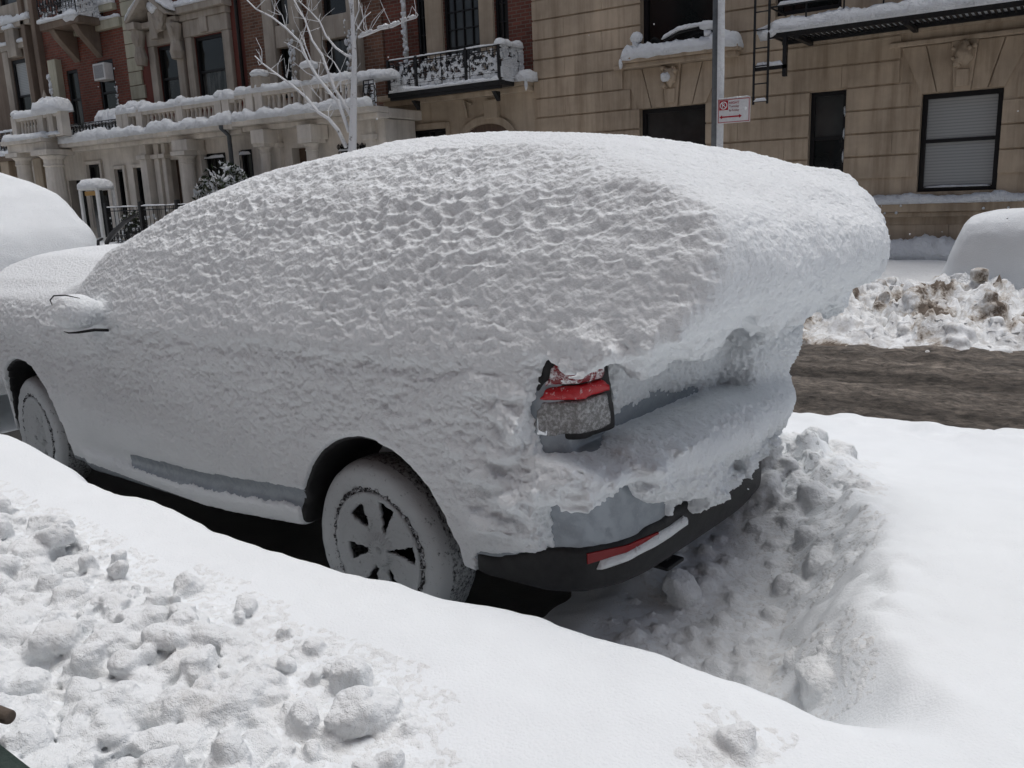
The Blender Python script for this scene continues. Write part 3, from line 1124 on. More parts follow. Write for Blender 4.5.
    # hollow blown out under the cornice
    cav = np.sqrt(((x - 0.86) / 0.17) ** 2 + ((y - 0.66) / 0.19) ** 2 + ((z - 1.09) / 0.075) ** 2) - 1
    U = smax(U, -cav * 0.08 - 0.02 * n_sm, 0.015)
    S = smin(S, U, 0.018)
    # ---------------- hood
    prof3 = V.xz([(-3.78, 0.9), (-3.80, 1.10), (-3.70, 1.25), (-3.45, 1.36), (-3.0, 1.395), (-2.6, 1.375), (-2.0, 1.32), (-1.9, 0.9)])
    cross3 = V.yz([(-0.03, 0.8), (-0.03, 1.02), (0.02, 1.12), (0.14, 1.22), (0.35, 1.335), (0.62, 1.395), (0.95, 1.42), (1.4, 1.36), (1.65, 1.15), (1.73, 0.9)])
    Hd = smax(smax(prof3, cross3, 0.06), V.xy(shrink(PLAN, 0.03)), 0.06)
    S = smin(S, Hd - 0.01 * n_big, 0.05)
    # ---------------- mirror snow
    mir = np.sqrt(((x + 1.90) / 0.115) ** 2 + ((y + 0.11) / 0.10) ** 2 + ((z - 1.13) / 0.085) ** 2) - 1
    S = smin(S, mir * 0.09 - 0.01 * n_mid, 0.04)
    # ---------------- drift lying on the bumper step
    led = None
    for (px, py, pz, rx, ry, rz) in ((0.84, 0.24, 0.80, 0.10, 0.16, 0.05), (0.875, 0.48, 0.79, 0.13, 0.24, 0.095), (0.88, 0.70, 0.79, 0.13, 0.18, 0.105), (0.87, 0.95, 0.79, 0.12, 0.26, 0.085), (0.82, 1.17, 0.80, 0.10, 0.20, 0.08)):
        e = (np.sqrt(((x - px) / rx) ** 2 + ((y - py) / ry) ** 2 + ((z - pz) / rz) ** 2) - 1) * min(rx, rz)
        led = e if led is None else smin(led, e, 0.05)
    S = smin(S, led - 0.012 * n_mid, 0.025)
    lc = (np.sqrt(((x - 0.90) / 0.17) ** 2 + ((y - 0.07) / 0.15) ** 2 + ((z - 1.01) / 0.125) ** 2) - 1) * 0.14
    S = smax(S, -lc - 0.025 * n_sm - 0.02 * n_mid, 0.012)
    # far end of the hatch fills up with drift
    fe = (np.sqrt(((x - 0.78) / 0.13) ** 2 + ((y - 1.22) / 0.28) ** 2 + ((z - 1.0) / 0.17) ** 2) - 1) * 0.13
    S = smin(S, fe - 0.02 * n_mid, 0.05)
    # wheel openings
    wl = None
    for cx, cz, r in WELLS:
        c = np.sqrt((x - cx) ** 2 + (z - cz) ** 2) - r - 0.012 + 0.002 * n_sm
        c = np.maximum(c, np.minimum(y - 0.34, (W - 0.34) - y))
        wl = c if wl is None else np.minimum(wl, c)
    S = np.maximum(S, -wl)
    S = np.maximum(S, -(np.maximum(well - 0.0, 0) * 0 + 1) * 1e9) if False else S
    Ps, Qs = V.mesh(S)
    Ps, Qs = subdivide(Ps, Qs, 2)
    nr = normals(Ps, Qs)
    X_, Y_, Z_ = Ps.T
    side = ss(0.32, 0.66, -nr[:, 1])
    top = ss(0.55, 0.85, nr[:, 2])
    rearf = ss(0.3, 0.7, nr[:, 0])
    belt = ss(1.02, 1.10, Z_ + 0.02 * np.sin(X_ * 5))
    wq = Ps.copy()
    wq[:, 2] -= 0.13 * X_
    wr = pn(Ps * 5, 81)
    wq[:, 2] += wr * 0.03 + pn(Ps * 14, 181) * 0.010
    wq[:, 0] += pn(Ps * 7, 82) * 0.05
    near = (nr[:, 1] < -0.1) | (nr[:, 0] > 0.2)
    W1_ = np.full(len(Ps), 0.5)
    W2_ = np.full(len(Ps), 0.5)
    W3_ = np.full(len(Ps), 0.5)
    sel = np.where(near)[0]
    W1_[sel] = worley(wq[sel] * np.array([15.5, 15.5, 31.0]), 83)
    W2_[sel] = worley(wq[sel] * np.array([27.0, 27.0, 50.0]), 84)
    W3_[sel] = worley(Ps[sel] * 62.0, 95)
    r1 = np.clip(W1_, 0, 0.95) * 1.9 - 0.9            # bowls with sharp rims
    r2 = np.clip(W2_, 0, 0.95) * 1.9 - 0.9
    nod = 0.5 - W3_                                    # small round nodules
    r3 = pn(Ps * 75, 85) + 0.6 * pn(Ps * 150, 185)
    n4 = fbm(Ps * np.array([9, 9, 22]), 3, 86)
    n5 = pn(Ps * 32, 87)
    hoodm = 1 - ss(1.10, 1.16, Z_) * (1 - ss(-2.30, -1.95, X_))
    up = side * belt * hoodm
    amp_up = np.clip(0.45 + 0.55 * ss(-1.9, -0.9, X_) + 0.5 * fbm(Ps * 1.9, 2, 89), 0.25, 1.25)
    d = up * amp_up * (0.0060 * r1 + 0.0034 * r2) * (1 - 0.35 * ss(0.2, 0.6, X_)) + up * 0.006 * nod
    low = side * (1 - belt)
    d += low * ss(0.40, 0.62, Z_) * (0.0060 * r1 + 0.0045 * r2 + 0.004 * n5 + 0.010 * nod + 0.012 * fbm(wq * np.array([7, 7, 16]), 3, 96)) * (0.6 + 0.4 * ss(0.55, 0.8, Z_))
    d += low * ss(0.25, 0.5, X_) * ss(0.5, 0.6, Z_) * 0.022 * n4
    d += top * (0.004 * r3 + 0.006 * n5 * ss(-2.2, -1.2, X_)) + (1 - top) * 0.0030 * r3
    hat = rearf * ss(0.80, 0.88, Z_) * (1 - ss(1.09, 1.14, Z_))
    d += hat * (0.004 * n5 + 0.018 * nod + 0.010 * np.abs(pn(Ps * np.array([20, 9, 34]), 90)))
    d += rearf * (1 - ss(0.74, 0.80, Z_)) * (0.012 * n5 + 0.014 * pn(Ps * 18, 91) + 0.020 * nod)
    corn = ss(0.75, 0.9, X_) * ss(1.05, 1.15, Z_) * ss(0.45, 0.1, -nr[:, 1])
    d += corn * (1 - top) * (0.009 * billow(Ps * 13, 2, 92) - 0.003 + 0.004 * n5 + 0.006 * nod)
    roofedge = ss(0.25, 0.55, nr[:, 2]) * (1 - top) * ss(1.4, 1.5, Z_)
    d += roofedge * 0.004 * r1
    for cx, cz, r in WELLS:
        d = d * ss(r + 0.004, r + 0.06, np.sqrt((X_ - cx) ** 2 + (Z_ - cz) ** 2))
    Ps = Ps + nr * d[:, None]
    Ps[:, 2] += up * amp_up * 0.008 * r1
    so_ = np_mesh('snow_cover', Ps, Qs, M['snow'], car)
    so_['label'] = 'thick snow crust rippled along the side'

    # ---------------- lower rear bumper of black plastic, cut from the same body
    bz = body - 0.012
    bz = np.maximum(bz, z - (0.485 + 0.085 * ss(0.42, 0.74, x) + 0.04 * ss(0.15, 0.5, y)))
    bz = np.maximum(bz, (0.36 + 0.04 * ss(0.4, 0.8, x)) - z)
    bz = np.maximum(bz, 0.40 - x)
    Pp, Qp = V.mesh(np.maximum(bz, -well))
    Pp, Qp = subdivide(Pp, Qp, 1)
    np_mesh('bumper', Pp, Qp, M['black_plastic'], car)
    mb = MB()
    mb.box(0.74, 0.80, 0.50, 0.54, 0.37, 0.42)
    mb.box(0.76, 0.83, 0.46, 0.57, 0.36, 0.375)
    mb.build('tow_hook', M['black_plastic'], car, False, 0.006)

    # ---------------- reflector strip and the snow lying in its slot
    def plan_pt(s, off):
        P_ = np.array(REAR_PLAN)
        cum = np.concatenate([[0], np.cumsum(np.linalg.norm(np.diff(P_, axis=0), axis=1))])
        px, py = np.interp(s, cum, P_[:, 0]), np.interp(s, cum, P_[:, 1])
        px2, py2 = np.interp(s + 0.02, cum, P_[:, 0]), np.interp(s + 0.02, cum, P_[:, 1])
        tx, ty = px2 - px, py2 - py
        l = math.hypot(tx, ty)
        return px + ty / l * off, py - tx / l * off

    def strip(s0, s1, zf, hf, off0, off1, k=24):
        mb = MB()
        vs, fs = [], []
        for i in range(k + 1):
            t_ = i / k
            s_ = s0 + (s1 - s0) * t_
            zc, hh = zf(t_), hf(t_)
            for off, zz in ((off0, zc - hh), (off1, zc - hh), (off1, zc + hh), (off0, zc + hh)):
                a, b_ = plan_pt(s_, off)
                vs.append((a, b_, zz))
        for i in range(k):
            for j in range(4):
                fs.append((i * 4 + j, (i + 1) * 4 + j, (i + 1) * 4 + (j + 1) % 4, i * 4 + (j + 1) % 4))
        fs += [(3, 2, 1, 0), (k * 4, k * 4 + 1, k * 4 + 2, k * 4 + 3)]
        return mb.add(vs, fs)

    rf_ = strip(0.34, 0.60, lambda t_: 0.535 + 0.018 * t_, lambda t_: 0.016 * (1 - 0.75 * t_), -0.02, 0.016).build('reflector', M['reflector'], car)
    rf_['label'] = 'narrow red reflector strip in the black bumper'
    sp = []
    for k in range(22):
        t_ = k / 21
        a, b_ = plan_pt(0.37 + 0.38 * t_, 0.004)
        sp.append((a, b_, 0.497 + 0.046 * t_))
    sm_ = MB().snow(sp, 0.020, 0.024, 3.7, 9, 0.012, 0.55)
    rg_ = np.random.default_rng(8)
    for k in range(50):
        p_ = sp[rg_.integers(2, 22)]
        sm_.blob((p_[0] + rg_.normal(0.004, 0.006), p_[1] + rg_.normal(0, 0.01), p_[2] + rg_.uniform(0.0, 0.022)), rg_.uniform(0.004, 0.009), k, 1, 0.5)
    sm_.build('slot_snow', M['snow_chunk'], rf_, True)

    # ---------------- tail lamp wrapped round the near corner
    lamp = empty('tail_lamp', (0, 0, 0))
    lamp.parent = car
    hl = 0.012
    VL = Vol((0.42, -0.10, 0.84), (1.0, 0.36, 1.20), hl)
    prL = VL.xz([(-1, 0.5), (-1, 1.3), (0.72, 1.3), (0.78, 1.12), (0.80, 0.86), (0.84, 0.5)])
    plL = VL.xy(PLAN)
    lb = smax(plL + 0.02, prL, 0.06)
    zl, xl, yl = VL.z, VL.x, VL.y

    def lens(name, z0, z1, mm, off, slope=0.10, y1=0.185, x0=0.645):
        zz = zl - slope * (yl - 0.1)
        d_ = np.maximum(np.maximum(lb - off, z0 - zz), np.maximum(zz - z1, np.maximum(yl - y1 - 0.10 * (0.95 - zl), x0 - xl + 0.30 * (zl - 0.93))))
        P_, Q_ = VL.mesh(d_)
        P_, Q_ = subdivide(P_, Q_, 1)
        return np_mesh(name, P_, Q_, mm, lamp)

    lens('housing', 0.885, 1.125, M['black_plastic'], 0.010, 0.10, 0.215, 0.615)
    lens('lens', 1.050, 1.120, M['lamp_red_dark'], 0.022)['label'] = 'dark red upper lens speckled with snow'
    lens('lens', 1.008, 1.048, M['lamp_red'], 0.026)['label'] = 'bright red lens band'
    lens('lens', 0.905, 1.006, M['lamp_clear'], 0.022)['label'] = 'clear lower lens with frost'
    # chrome reflector seen in the outer end of the lamp
    VLc = lens('reflector_bowl', 0.905, 0.985, M['chrome'], 0.024, 0.10, 0.03, 0.65)

    # ---------------- mirror housing edge (black line above and below its snow), wiper, pillar trim
    mm = MB()
    pts = [(-2.01, -0.165, 1.155), (-1.98, -0.185, 1.19), (-1.92, -0.19, 1.213), (-1.85, -0.17, 1.216), (-1.80, -0.13, 1.20)]
    mm.tube(pts, [0.0015, 0.003, 0.0035, 0.003, 0.0015], 6)
    mm.tube([(-1.90, -0.178, 1.050), (-1.86, -0.175, 1.046), (-1.82, -0.15, 1.048), (-1.81, -0.08, 1.05), (-1.81, -0.02, 1.04)], [0.002, 0.004, 0.006, 0.008, 0.008], 6)
    mm.build('mirror', M['black_plastic'], car, True)
    wp = MB()
    wp.tube([(-3.25, 0.70, 1.32), (-3.24, 0.70, 1.385), (-3.16, 0.70, 1.435), (-2.97, 0.70, 1.512), (-2.82, 0.70, 1.55)], [0.010, 0.014, 0.016, 0.014, 0.008], 6)
    wp.tube([(-3.38, 0.70, 1.30), (-3.35, 0.70, 1.395), (-3.29, 0.70, 1.41)], [0.009, 0.010, 0.008], 6)
    wp.build('wiper', M['black_plastic'], car, True)
    # rim of the windscreen showing along the crest of the pillar snow
    ca, sa = math.cos(CAR_RZ), math.sin(CAR_RZ)
    Wd = np.stack([Ps[:, 0] * ca - Ps[:, 1] * sa + CAR_LOC[0], Ps[:, 0] * sa + Ps[:, 1] * ca + CAR_LOC[1], Ps[:, 2]], 1) - np.array([0, 0, CAMH])
    elev = (Wd @ _u) / (Wd @ _f)
    crest = []
    for xx in (-2.10, -1.95, -1.78, -1.6, -1.42, -1.25, -1.08, -0.95):
        k_ = np.where((np.abs(Ps[:, 0] - xx) < 0.02) & (Ps[:, 1] < 0.75))[0]
        k_ = k_[np.argmax(elev[k_])]
        crest.append(tuple(Ps[k_] + np.array([0, 0.004, 0.003])))
    tr = MB()
    tr.tube(crest, [0.003, 0.004, 0.005, 0.007, 0.011, 0.012, 0.011, 0.004], 8)
    tr.build('windscreen_trim', M['glass_black'], car, True)

    # ---------------- wheels
    def wheel(cx, cz, yface, holes, steer=0.0, R=0.336, flip=False):
        w = empty('wheel', (cx, yface, cz), steer + (math.pi if flip else 0))
        w.parent = car
        tp = [(0.225, 0.012), (0.240, -0.002), (0.275, -0.008), (0.305, -0.006), (0.322, 0.010), (R - 0.004, 0.035), (R, 0.06), (R, 0.125), (R - 0.006, 0.15), (0.315, 0.175), (0.26, 0.18)]
        mb = MB()
        vs, fs = [], []
        n = 96
        for i, (r, hh) in enumerate(tp):
            for k in range(n):
                a = 2 * math.pi * k / n
                j = 0.004 * math.sin(k * 1.7 + i) * (1 if i < 5 else 0.4) + 0.006 * math.sin(a * 3 + 1)
                vs.append(((r + j * 0.6) * math.cos(a), hh + j * 0.7, (r + j * 0.6) * math.sin(a)))
        for i in range(len(tp) - 1):
            for k in range(n):
                fs.append((i * n + k, i * n + (k + 1) % n, (i + 1) * n + (k + 1) % n, (i + 1) * n + k))
        mb.add(vs, fs)
        ty = mb.build('tyre', [M['tyre_snow'], M['tread']], w, True)
        ty.data.polygons.foreach_set('material_index', np.repeat([0, 0, 0, 0, 0, 1, 1, 1, 1, 1], n).astype(np.int32).tolist() + [0] * (len(ty.data.polygons) - 10 * n))
        bd = MB()
        rg_ = np.random.default_rng(5)
        for k in range(130):
            a = 2 * math.pi * k / 130 + rg_.uniform(-.01, .01)
            r = 0.232 + rg_.uniform(-0.006, 0.008)
            bd.blob((r * math.cos(a), -0.002, r * math.sin(a)), rg_.uniform(0.004, 0.0085), k, 1, 0.3)
        bd.ring((0, 0.010, 0), 0.231, 0.010, 72, 6)
        bd.build('bead', M['bead'], w, True)
        # rim face with window openings
        nr_, na = 16, 180
        rr = np.concatenate([[0.0], np.linspace(0.022, 0.222, nr_)])
        vs, fs = [], []
        for i, r in enumerate(rr):
            for k in range(na):
                a = 2 * math.pi * k / na
                dish = 0.030 - 0.022 * (r / 0.222) + (0.0 if r > 0.05 else -0.016)
                dish += 0.004 * math.sin(k * 0.9 + i * 2.1)
                vs.append((r * math.cos(a), dish + (0.0 if r < 0.20 else -0.008), r * math.sin(a)))
        for i in range(len(rr) - 1):
            for k in range(na):
                rm = (rr[i] + rr[i + 1]) / 2
                a = (k + 0.5) / na * 360
                cut = False
                for ha, hw, r0_, r1_ in holes:
                    da = abs((a - ha + 180) % 360 - 180)
                    u = (rm - r0_) / (r1_ - r0_)
                    if 0 < u < 1 and da < hw * (0.55 + 0.45 * u):
                        cut = True
                if not cut:
                    fs.append((i * na + k, i * na + (k + 1) % na, (i + 1) * na + (k + 1) % na, (i + 1) * na + k))
        rim = MB().add(vs, fs).build('rim', M['rim_snow'], w, True)
        sd = rim.modifiers.new('thick', 'SOLIDIFY')
        sd.thickness = 0.014
        sd.offset = 0
        hub = MB().lathe([(0.05, 0.06), (0.05, 0.11), (0.21, 0.12), (0.21, 0.13)], (0, 0, 0), 32, 'y')
        hub.build('hub', M['rubber'], w, True)
        return w

    wheel(-0.115, 0.345, 0.05, [(128, 15, 0.10, 0.185), (72, 12, 0.075, 0.19), (192, 13, 0.06, 0.165), (8, 11, 0.055, 0.19), (-62, 13, 0.08, 0.18), (-112, 13, 0.08, 0.17)])
    wheel(-3.00, 0.345, 0.05, [(108, 6, 0.05, 0.10), (60, 5, 0.06, 0.13), (200, 8, 0.05, 0.12), (-30, 8, 0.04, 0.09), (-70, 11, 0.09, 0.17)], math.radians(-4))
    for cx in (-0.06, -2.97):
        w = wheel(cx, 0.36, W - 0.025, [(90 + 72 * k, 14, 0.08, 0.185) for k in range(5)], 0, 0.352, True)
    return car


car_main = build_car()


# ------------------------------------------------------------------ two more cars, shapes only showing as snow domes
def snow_car(loc, rz, label, prof, body_prof, W2=1.75, hgt=1.85, group=None, drift=None):
    c = empty('parked_car', loc, rz)
    tag(c, label, 'car', 'cars buried in snow along the street')
    xs_ = [p[0] for p in prof]
    V = Vol((min(xs_) - 0.25, -0.35, -0.1), (max(xs_) + 0.35, W2 + 0.35, hgt + 0.35), 0.055)
    x, y, z = V.x, V.y, V.z
    x0, x1 = min(xs_), max(xs_)
    def plan(d):
        a, b_ = x0 + 0.12 - d, x1 - 0.12 + d
        return V.xy([(a, 0.35), (a + 0.3, -d), (b_ - 0.3, -d), (b_, 0.35), (b_, W2 - 0.35), (b_ - 0.3, W2 + d), (a + 0.3, W2 + d), (a, W2 - 0.35)])
    cr = lambda d, hh: V.yz([(-d, 0.0), (-d, 0.95), (0.10, 1.15), (0.30 - d, hh * 0.86), (0.55, hh * 0.96), (W2 / 2, hh), (W2 - 0.55, hh * 0.96), (W2 - 0.30 + d, hh * 0.86), (W2 - 0.1, 1.15), (W2 + d, 0.95), (W2 + d, 0.0)])
    body = smax(smax(V.xz(body_prof), cr(0.0, hgt - 0.2), 0.06), plan(0.0), 0.06)
    well = None
    for cx in (x0 + 0.95, x1 - 0.95):
        k = np.maximum(np.sqrt((x - cx) ** 2 + (z - 0.34) ** 2) - 0.40, np.minimum(y - 0.3, W2 - 0.3 - y))
        well = k if well is None else np.minimum(well, k)
    P_, Q_ = V.mesh(np.maximum(body, -well))
    np_mesh('body', P_, Q_, M['paint'], c)
    n1 = V.noise((1.5, 1.5, 1.5), 3, 95)
    n2 = V.noise((5, 5, 5), 3, 96)
    S = smax(smax(V.xz(prof), cr(0.07, hgt), 0.14), plan(0.07), 0.14) - 0.03 * n1 - 0.012 * n2
    if drift is not None:
        S = smin(S, drift(V) - 0.05 * n1, 0.12)
    P_, Q_ = V.mesh(S)
    P_, Q_ = subdivide(P_, Q_, 1)
    P_ = P_ + normals(P_, Q_) * (0.006 * fbm(P_ * 9, 3, 97))[:, None]
    np_mesh('snow_cover', P_, Q_, M['snow'], c)
    for cx in (x0 + 0.95, x1 - 0.95):
        for yy in (0.0, W2 - 0.2):
            w = MB().lathe([(0.2, 0.0), (0.31, 0.0), (0.34, 0.03), (0.34, 0.17), (0.31, 0.2), (0.2, 0.2)], (cx, yy, 0.34), 28, 'y').build('wheel', M['rubber'], c, True)
            MB().lathe([(0.0, 0.03), (0.2, 0.02), (0.205, 0.18), (0.0, 0.17)], (cx, yy, 0.34), 20, 'y').build('rim', M['rim_snow'], w, True)
    return c


# car parked ahead on the same side
snow_car((-11.05, 2.62, 0.06), math.radians(-3), 'car under a smooth dome of snow ahead of the hatchback',
         [(0.1, 0.25), (0.05, 0.9), (0.5, 1.15), (1.3, 1.25), (2.0, 1.75), (2.8, 1.98), (3.4, 1.98), (3.9, 1.88), (4.3, 1.66), (4.60, 1.38), (4.80, 1.05), (4.82, 0.25)],
         [(0.2, 0.25), (0.15, 0.8), (0.6, 1.0), (1.3, 1.1), (2.1, 1.5), (3.2, 1.6), (3.9, 1.5), (4.4, 1.2), (4.55, 0.9), (4.55, 0.25)], 1.75, 2.0)
# car parked across the street, only its drifted-in end in the picture
snow_car((-1.15, 10.9, 0.02), 0.0, 'snowed in car at the far kerb beside the dirty snow bank',
         [(-0.35, 0.1), (-0.15, 0.5), (-0.02, 0.85), (0.08, 1.10), (0.3, 1.16), (1.2, 1.2), (1.6, 1.30), (2.3, 1.65), (3.2, 1.7), (3.9, 1.55), (4.4, 1.2), (4.6, 0.9), (4.6, 0.1)],
         [(0.25, 0.2), (0.25, 0.7), (0.5, 0.92), (1.2, 0.98), (2.2, 1.4), (3.2, 1.45), (4.0, 1.2), (4.45, 0.85), (4.45, 0.2)], 1.75, 1.75)
# ------------------------------------------------------------------ the row of houses across the street
FY = 17.0        # upper house fronts
PY = 15.5        # fronts of the ground floor extensions
SN = iter(range(1, 10000))


def facade(name, x0, x1, z0, z1, Y, holes, m, parent, depth=0.14, thick=0.5):
    """front wall with real openings; holes are (xa, xb, za, zb)"""
    cx = sorted({x0, x1} | {v for h in holes for v in h[:2] if x0 < v < x1})
    cz = sorted({z0, z1} | {v for h in holes for v in h[2:] if z0 < v < z1})
    mb = MB()
    for i in range(len(cx) - 1):
        for j in range(len(cz) - 1):
            mx, mz = (cx[i] + cx[i + 1]) / 2, (cz[j] + cz[j + 1]) / 2
            if any(h[0] < mx < h[1] and h[2] < mz < h[3] for h in holes):
                continue
            mb.add([(cx[i], Y, cz[j]), (cx[i + 1], Y, cz[j]), (cx[i + 1], Y, cz[j + 1]), (cx[i], Y, cz[j + 1])], [(0, 1, 2, 3)])
    for xa, xb, za, zb in holes:
        mb.add([(xa, Y, za), (xb, Y, za), (xb, Y, zb), (xa, Y, zb), (xa, Y + depth, za), (xb, Y + depth, za), (xb, Y + depth, zb), (xa, Y + depth, zb)],
               [(0, 4, 5, 1), (1, 5, 6, 2), (2, 6, 7, 3), (3, 7, 4, 0)])
    # ends, top and back
    mb.add([(x0, Y, z0), (x1, Y, z0), (x1, Y, z1), (x0, Y, z1), (x0, Y + thick + 6, z0), (x1, Y + thick + 6, z0), (x1, Y + thick + 6, z1), (x0, Y + thick + 6, z1)],
           [(0, 3, 7, 4), (1, 5, 6, 2), (3, 2, 6, 7), (4, 7, 6, 5)])
    return mb.build(name, m, parent)


def window(parent, xa, xb, za, zb, Y, inset=0.18, kind='sash', glass='glass', fw=0.07, lower=None, mull=0, bars=None, label=None):
    """frame, panes and dividing bars set back inside an opening"""
    yf = Y + inset
    f = MB()
    e = 0.004
    f.box(xa + e, xa + fw, yf, yf + 0.08, za + e, zb - e)
    f.box(xb - fw, xb - e, yf, yf + 0.08, za + e, zb - e)
    f.box(xa + fw, xb - fw, yf, yf + 0.08, zb - fw, zb - e)
    f.box(xa + fw, xb - fw, yf, yf + 0.08, za + e, za + fw)
    zm = za + (zb - za) * 0.52
    if kind == 'sash':
        f.box(xa + fw, xb - fw, yf + 0.010, yf + 0.075, zm - 0.03, zm + 0.03)
    if kind == 'lattice':
        nx = max(2, int(round((xb - xa) / 0.24)))
        nz = max(3, int(round((zb - za) / 0.36)))
        for i in range(1, nx):
            xx = xa + (xb - xa) * i / nx
            f.box(xx - 0.012, xx + 0.012, yf + 0.02, yf + 0.06, za + fw, zb - fw)
        for j in range(1, nz):
            zz = za + (zb - za) * j / nz
            f.box(xa + fw, xb - fw, yf + 0.022, yf + 0.058, zz - 0.012, zz + 0.012)
    for i in range(mull):
        xx = xa + (xb - xa) * (i + 1) / (mull + 1)
        f.box(xx - 0.03, xx + 0.03, yf + 0.006, yf + 0.07, za + fw, zb - fw)
    w = f.build('window', M['frame'], parent)
    if label:
        w['label'] = label
    if kind == 'sash':
        MB().box(xa + fw * 0.7, xb - fw * 0.7, yf + 0.05, yf + 0.056, zm, zb - fw * 0.7).build('pane', M[glass], w)
        MB().box(xa + fw * 0.7, xb - fw * 0.7, yf + 0.058, yf + 0.064, za + fw * 0.7, zm).build('pane', M[lower or glass], w)
    else:
        MB().box(xa + fw * 0.7, xb - fw * 0.7, yf + 0.062, yf + 0.068, za + fw * 0.7, zb - fw * 0.7).build('pane', M[glass], w)
    return w


def rect(x0, y0, x1, y1, Y):
    a, b = at(x0, y0, Y), at(x1, y1, Y)
    return (float(a[0]), float(b[0]), float(b[2]), float(a[2]))


def curtain(w, xa, xb, za, zb, y, m='blind', name='curtain'):
    mb = MB()
    k = max(6, int((xb - xa) / 0.05))
    vs, fs = [], []
    for i in range(k + 1):
        xx = xa + (xb - xa) * i / k
        yy = y + 0.02 * math.sin(i * 1.3) + 0.01 * math.sin(i * 0.7)
        vs += [(xx, yy, za), (xx, yy, zb)]
    for i in range(k):
        fs.append((2 * i, 2 * i + 2, 2 * i + 3, 2 * i + 1))
    mb.add(vs, fs)
    return mb.build(name, M[m], w, True)


def ironwork(x0, x1, z0, z1, y, mb, axis='x', scrolls=True, pitch=0.13):
    """ornate railing panel: rails, bars and scrolls"""
    def P(a, z):
        return (a, y, z) if axis == 'x' else (y, a, z)
    t = 0.012
    for zz in (z0, z0 + 0.10, z1 - 0.09, z1):
        mb.tube([P(x0, zz), P(x1, zz)], t, 5)
    n = max(2, int(abs(x1 - x0) / pitch))
    for i in range(n + 1):
        a = x0 + (x1 - x0) * i / n
        mb.tube([P(a, z0), P(a, z1)], 0.007 if i % 5 else 0.016, 4)
    if scrolls:
        zc = (z0 + z1) / 2
        rr = min(0.5 * (x1 - x0) / n * 1.6 if x1 > x0 else 0.09, 0.11)
        for i in range(n):
            a = x0 + (x1 - x0) * (i + 0.5) / n
            for zz, R in ((zc + 0.09, rr), (zc - 0.10, rr * 0.8), (zc, rr * 1.25)):
                c = P(a, zz)
                mb.ring(c, R, 0.0085, 12, 4, 'xz' if axis == 'x' else 'yz')
    return mb


def packed_snow(x0, x1, z0, z1, y, mb, axis='x', cover=0.5, cell=0.03, seed=0):
    """snow blown through and stuck on a railing: ragged patches with thickness"""
    nx, nz = max(2, int(abs(x1 - x0) / cell)), max(2, int((z1 - z0) / cell))
    gx, gz = np.meshgrid(np.arange(nx), np.arange(nz), indexing='ij')
    Pn = np.stack([gx.ravel() * cell * 9.0, gz.ravel() * cell * 9.0, np.full(gx.size, seed * 3.3)], 1)
    v = (fbm(Pn, 3, 7) + 0.45 * (0.5 - gz.ravel() / nz)).reshape(nx, nz)
    th = np.quantile(v, 1 - cover)
    for i in range(nx):
        for j in range(nz):
            if v[i, j] > th:
                a, b_ = x0 + (x1 - x0) * i / nx, x0 + (x1 - x0) * (i + 1) / nx
                c, d = z0 + (z1 - z0) * j / nz, z0 + (z1 - z0) * (j + 1) / nz
                e = 0.012 + 0.02 * min(1.0, (v[i, j] - th) * 4)
                if axis == 'x':
                    mb.box(a, b_, y - e, y + e, c, d)
                else:
                    mb.box(y - e, y + e, a, b_, c, d)
    return mb


def column(mb, x, y, z0, z1, r):
    h = z1 - z0
    mb.box(x - r * 1.35, x + r * 1.35, y - r * 1.35, y + r * 1.35, z0, z0 + r * 0.6)
    mb.lathe([(r * 1.3, r * 0.6), (r * 1.3, r * 0.9), (r * 1.05, r * 1.1), (r, r * 1.4), (r * 0.96, h * 0.5), (r * 0.86, h - r * 1.6), (r * 1.0, h - r * 1.5), (r * 0.9, h - r * 1.3), (r * 0.92, h - r * 0.9), (r * 1.25, h - r * 0.55)], (x, y, z0), 18)
    mb.box(x - r * 1.4, x + r * 1.4, y - r * 1.4, y + r * 1.4, z1 - r * 0.5, z1)
    return mb


def balustrade(parent, x0, x1, y, z0, z1, m, posts=None, snow=True, seed=0, side=None):
    root = MB()
    root.box(x0, x1, y - 0.09, y + 0.09, z0, z0 + 0.09)
    root.box(x0, x1, y - 0.10, y + 0.10, z1 - 0.10, z1)
    r = root.build('balustrade', M[m], parent, False, 0.01)
    ps = posts or [x0 + 0.15, x1 - 0.15]
    for p in ps:
        MB().box(p - 0.13, p + 0.13, y - 0.13, y + 0.13, z0, z1 + 0.06).build('post', M[m], r, False, 0.012)
    bb = MB()
    n = max(1, int((x1 - x0) / 0.17))
    h = z1 - z0 - 0.19
    for i in range(n):
        a = x0 + (x1 - x0) * (i + 0.5) / n
        if any(abs(a - p) < 0.18 for p in ps):
            continue
        bb.lathe([(0.045, 0), (0.05, 0.02), (0.03, 0.06), (0.058, h * 0.35), (0.03, h * 0.8), (0.05, h - 0.02), (0.045, h)], (a, y, z0 + 0.09), 8)
    bb.build('balusters', M[m], r, True)
    if snow:
        sb = MB()
        sb.snow([(x0 - 0.03, y, z1), (x1 + 0.03, y, z1)], 0.15, 0.17, seed + 1.3, droop=0.02)
        for p in ps:
            sb.blob((p, y, z1 + 0.13), 0.17, seed + p, 2, 0.2, (1, 1, 0.75))
        sb.snow([(x0, y - 0.02, z0 + 0.05), (x1, y - 0.02, z0 + 0.05)], 0.13, 0.10, seed + 4.4, amp=0.6)
        sb.build('snow', M['snow_far'], r, True)
    return r


GROUND = 0.30
TOP = 13.5


def base_snow(parent, x0, x1, y):
    s = MB()
    s.snow([(x0, y, 0.2), (x1, y, 0.2)], 0.35, 0.35, next(SN))
    return s.build('snow', M['snow_far'], parent, True)


